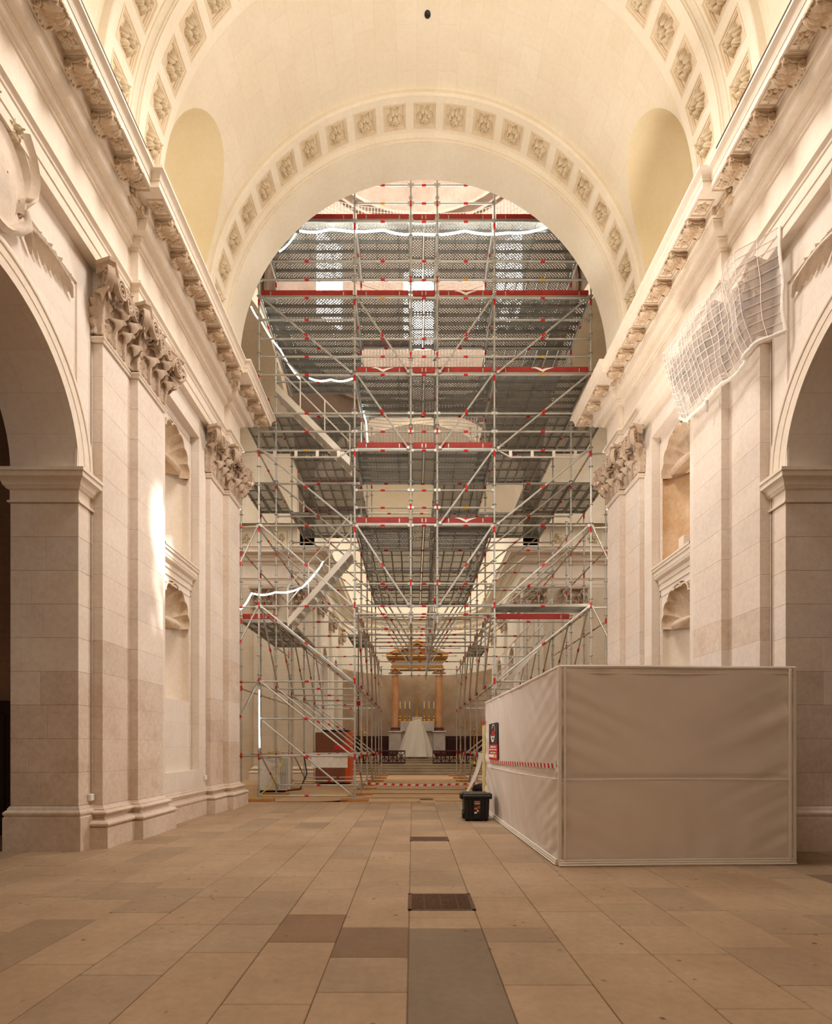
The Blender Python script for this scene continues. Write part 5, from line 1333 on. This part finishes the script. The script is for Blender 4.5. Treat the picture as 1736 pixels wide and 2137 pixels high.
# ------------------------------------------------------------------ protection boards on the crossing floor
bl = [(-1.2, .2, 14.35, 15.2, 'thin hardboard sheet at the scaffold edge, left of the grate'), (-3.6, -1.7, 14.4, 15.0, 'curled hardboard sheet under the front of the scaffold'), (-1.4, 2.0, 15.5, 16.6, 'wide hardboard sheet across the passage, first row'), (-1.4, 2.0, 16.9, 18.3, 'wide hardboard sheet across the passage, second row'), (.6, 2.1, 14.6, 15.4, 'hardboard sheet right of the covered grate'), (-1.4, 2.0, 18.5, 20.6, 'wide hardboard sheet across the passage, third row'), (-1.3, 1.9, 21.0, 24.5, 'long hardboard sheet leading to the choir steps')]
for k, (a, b, c, d, lb) in enumerate(bl):
    mb = MB(); rows = []
    for j in range(3):
        t = j/2; rows.append([(a+(b-a)*i/10, c+(d-c)*t, .012+.006*k % .01+(.05*max(0, (i-5)/5)**2 if k == 1 and j == 0 else .012*(i == 10 and j == 0))) for i in range(11)])
    mb.grid(rows); mb.grid([[(x, y, z-.008) for x, y, z in r] for r in rows]); mb.loft([rows[0], [(x, y, z-.008) for x, y, z in rows[0]]], False)
    setp(mb.build('floor_board', 'board', None, 40), lb, 'board', 'floor protection boards')
mb = MB(); rows = [[(-1.5+3.6*k/40, 17.6, .28+.06*cos(pi*(k/40-.5)*1.0)*-1+dz) for k in range(41)] for dz in (-.03, .03)]
mb.grid(rows); bt = mb.build('barrier_tape', 'tarp_edge', None, 40); setp(bt, 'red and white barrier tape strung across the passage', 'tape')
for k in range(14):
    mb = MB(); x0 = -1.45+k*.255; f = lambda x: .28-.06*cos(pi*((x+1.5)/3.6-.5))
    mb.poly((x0, 17.592, f(x0)-.03), (x0+.11, 17.592, f(x0+.11)-.03), (x0+.13, 17.592, f(x0+.13)+.03), (x0+.02, 17.592, f(x0+.02)+.03)); mb.build('tape_stripe', 'red_mark', bt, 0)
# ------------------------------------------------------------------ site clutter inside the left tower
cb = empty('work_cabinet', (-4.4, 16.9, 0)); setp(cb, 'white metal site cabinet behind the left scaffold corner', 'cabinet')
mb = MB(); mb.bbox(-4.75, -3.85, 16.9, 17.4, .1, 1.15, .02); mb.build('body', 'white', cb, 0)
for k in range(5):
    mb = MB(); mb.bbox(-4.05+.05*k, -4.03+.05*k, 16.88, 16.9, .15, 1.1, .003); mb.build('vent_rib', 'steel', cb, 0)
mb = MB(); mb.bbox(-4.7, -4.0, 16.95, 17.35, .0, .1, .01); mb.build('plinth', 'black_plastic', cb, 0)
mb = MB(); mb.tube([(-4.5, 16.0, .02), (-4.2, 16.3, .25), (-3.9, 16.5, 1.0), (-4.0, 16.6, 1.3), (-4.4, 16.7, 1.28)], .018, 6); setp(mb.build('yellow_hose', 'yellow_hose', None, 60), 'yellow hose looping up the white site cabinet', 'hose')
mb = MB(); mb.tube([(-5.0, 15.2, .02), (-4.2, 15.3, .03), (-3.4, 15.9, .03), (-2.4, 16.2, .03), (-1.2, 16.4, .03)], .016, 6); setp(mb.build('yellow_hose', 'yellow_hose', None, 60), 'yellow hose lying on the boards behind the front base ledger', 'hose')
mb = MB(); mb.tube([(-3.4, 17.2, 1.25), (-3.3, 17.2, .6), (-3.5, 17.1, .12), (-4.2, 17.0, .05)], .02, 6); setp(mb.build('black_cable', 'cable', None, 60), 'black power cable drooping from the low deck', 'cable')
for k, xx in enumerate((-.62,)):
    mb = MB(); mb.tube([(-2.05, 20.8, 6.5), (-2.05, 20.8, 1.2)], .018, 5); mb.tube([(-1.95, 20.8, 6.5), (-1.95, 20.8, 1.4)], .018, 5)
    ck = mb.build('hoist_cable', 'cable', None, 40); setp(ck, 'pair of dark hoist cables hanging inside the scaffold', 'cable')
    mb = MB(); mb.bbox(-2.12, -1.92, 20.75, 20.85, 3.0, 3.25, .02); mb.build('hoist_block', 'red_mark', ck, 0)
mb = MB(); mb.bbox(-3.35, -2.15, 18.2, 18.23, .75, 1.15, .005); setp(mb.build('white_board', 'paper', None, 0), 'blank white board hung low in the scaffold', 'board')
mb = MB(); mb.bbox(-2.55, -2.0, 17.9, 18.0, 1.35, 1.5, .01); setp(mb.build('red_crate', 'red_mark', None, 0), 'small red plank piece lying on the low ledgers', 'plank')
wp = empty('wooden_crate', (-3.0, 21.3, 0)); setp(wp, 'large brown wooden crate with orange painted edge in the crossing', 'crate')
mb = MB(); mb.bbox(-3.75, -2.42, 21.2, 22.3, .05, 2.0, .02); mb.build('body', 'brown_panel', wp, 0)
mb = MB(); mb.bbox(-2.6, -2.41, 21.19, 22.31, .06, 2.01, .01); mb.build('painted_edge', 'orange_paint', wp, 0)
mb = MB(); mb.bbox(-3.5, -2.5, 21.3, 22.2, 2.0, 2.1, .02); mb.build('top_cover', 'black_plastic', wp, 0)
# ------------------------------------------------------------------ little fixtures on the walls
def sock(s, u, y, z, lb, w=.09, h=.10, mat='white'):
    mb = MB(); mb.bbox(*sorted((A+s*u, A+s*(u-.05))), y-w/2, y+w/2, z-h/2, z+h/2, .008); setp(mb.build('junction_box', mat, None, 0), lb, 'socket', 'wall junction boxes')
sock(-1, 4.92, 7.93, .72, 'white junction box low on the wall beside the nearer left pilaster')
sock(-1, 4.77, 11.9, .78, 'white junction box low on the wall beside the further left pilaster')
for (y, u, z0, z1, lb) in ((7.96, 4.915, .77, 7.3, 'thin dark cable running up beside the nearer left pilaster'), ):
    mb = MB(); mb.tube([PP(-1, u, y, z0+(z1-z0)*k/20) for k in range(21)], .0045, 5); setp(mb.build('wall_cable', 'wall_cable', None, 40), lb, 'cable')
mb = MB(); mb.tube([PP(1, 4.915, 7.96, .3), PP(1, 4.915, 7.96, 7.3)], .0045, 5); setp(mb.build('wall_cable', 'wall_cable', None, 40), 'thin dark cable running up beside the nearer right pilaster', 'cable')
mb = MB(); mb.tube([PP(-1, 4.765, 11.86, .8), PP(-1, 4.765, 11.86, 7.8)], .009, 5); setp(mb.build('wall_conduit', 'white', None, 40), 'white conduit beside the further left pilaster', 'conduit')
mb = MB(); xa = A-5.06; mb.bbox(xa-.004, xa+.004, 10.25, 10.62, 2.42, 2.68, .001); setp(mb.build('paper_sheet', 'paper', None, 0), 'blank white sheet leaning in the lower left niche', 'paper')
for s, lb in ((-1, 'left'), (1, 'right')):
    mb = MB(); xa, xb = sorted((A+s*4.80, A+s*4.93)); mb.bbox(xa, xb, 10.32, 10.52, 5.22, 5.42, .01); setp(mb.build('stone_lump', 'stone_plain', None, 0), 'small white block on the ledge of the upper %s niche' % lb, 'block')
    mb = MB(); mb.bbox(*sorted((A+s*4.075, A+s*4.10)), -6, 7.9, 9.955, 10.04, .005); setp(mb.build('cable_tray', 'dark_wood', None, 0), 'dark cable tray lying along the top of the %s cornice' % lb, 'tray')
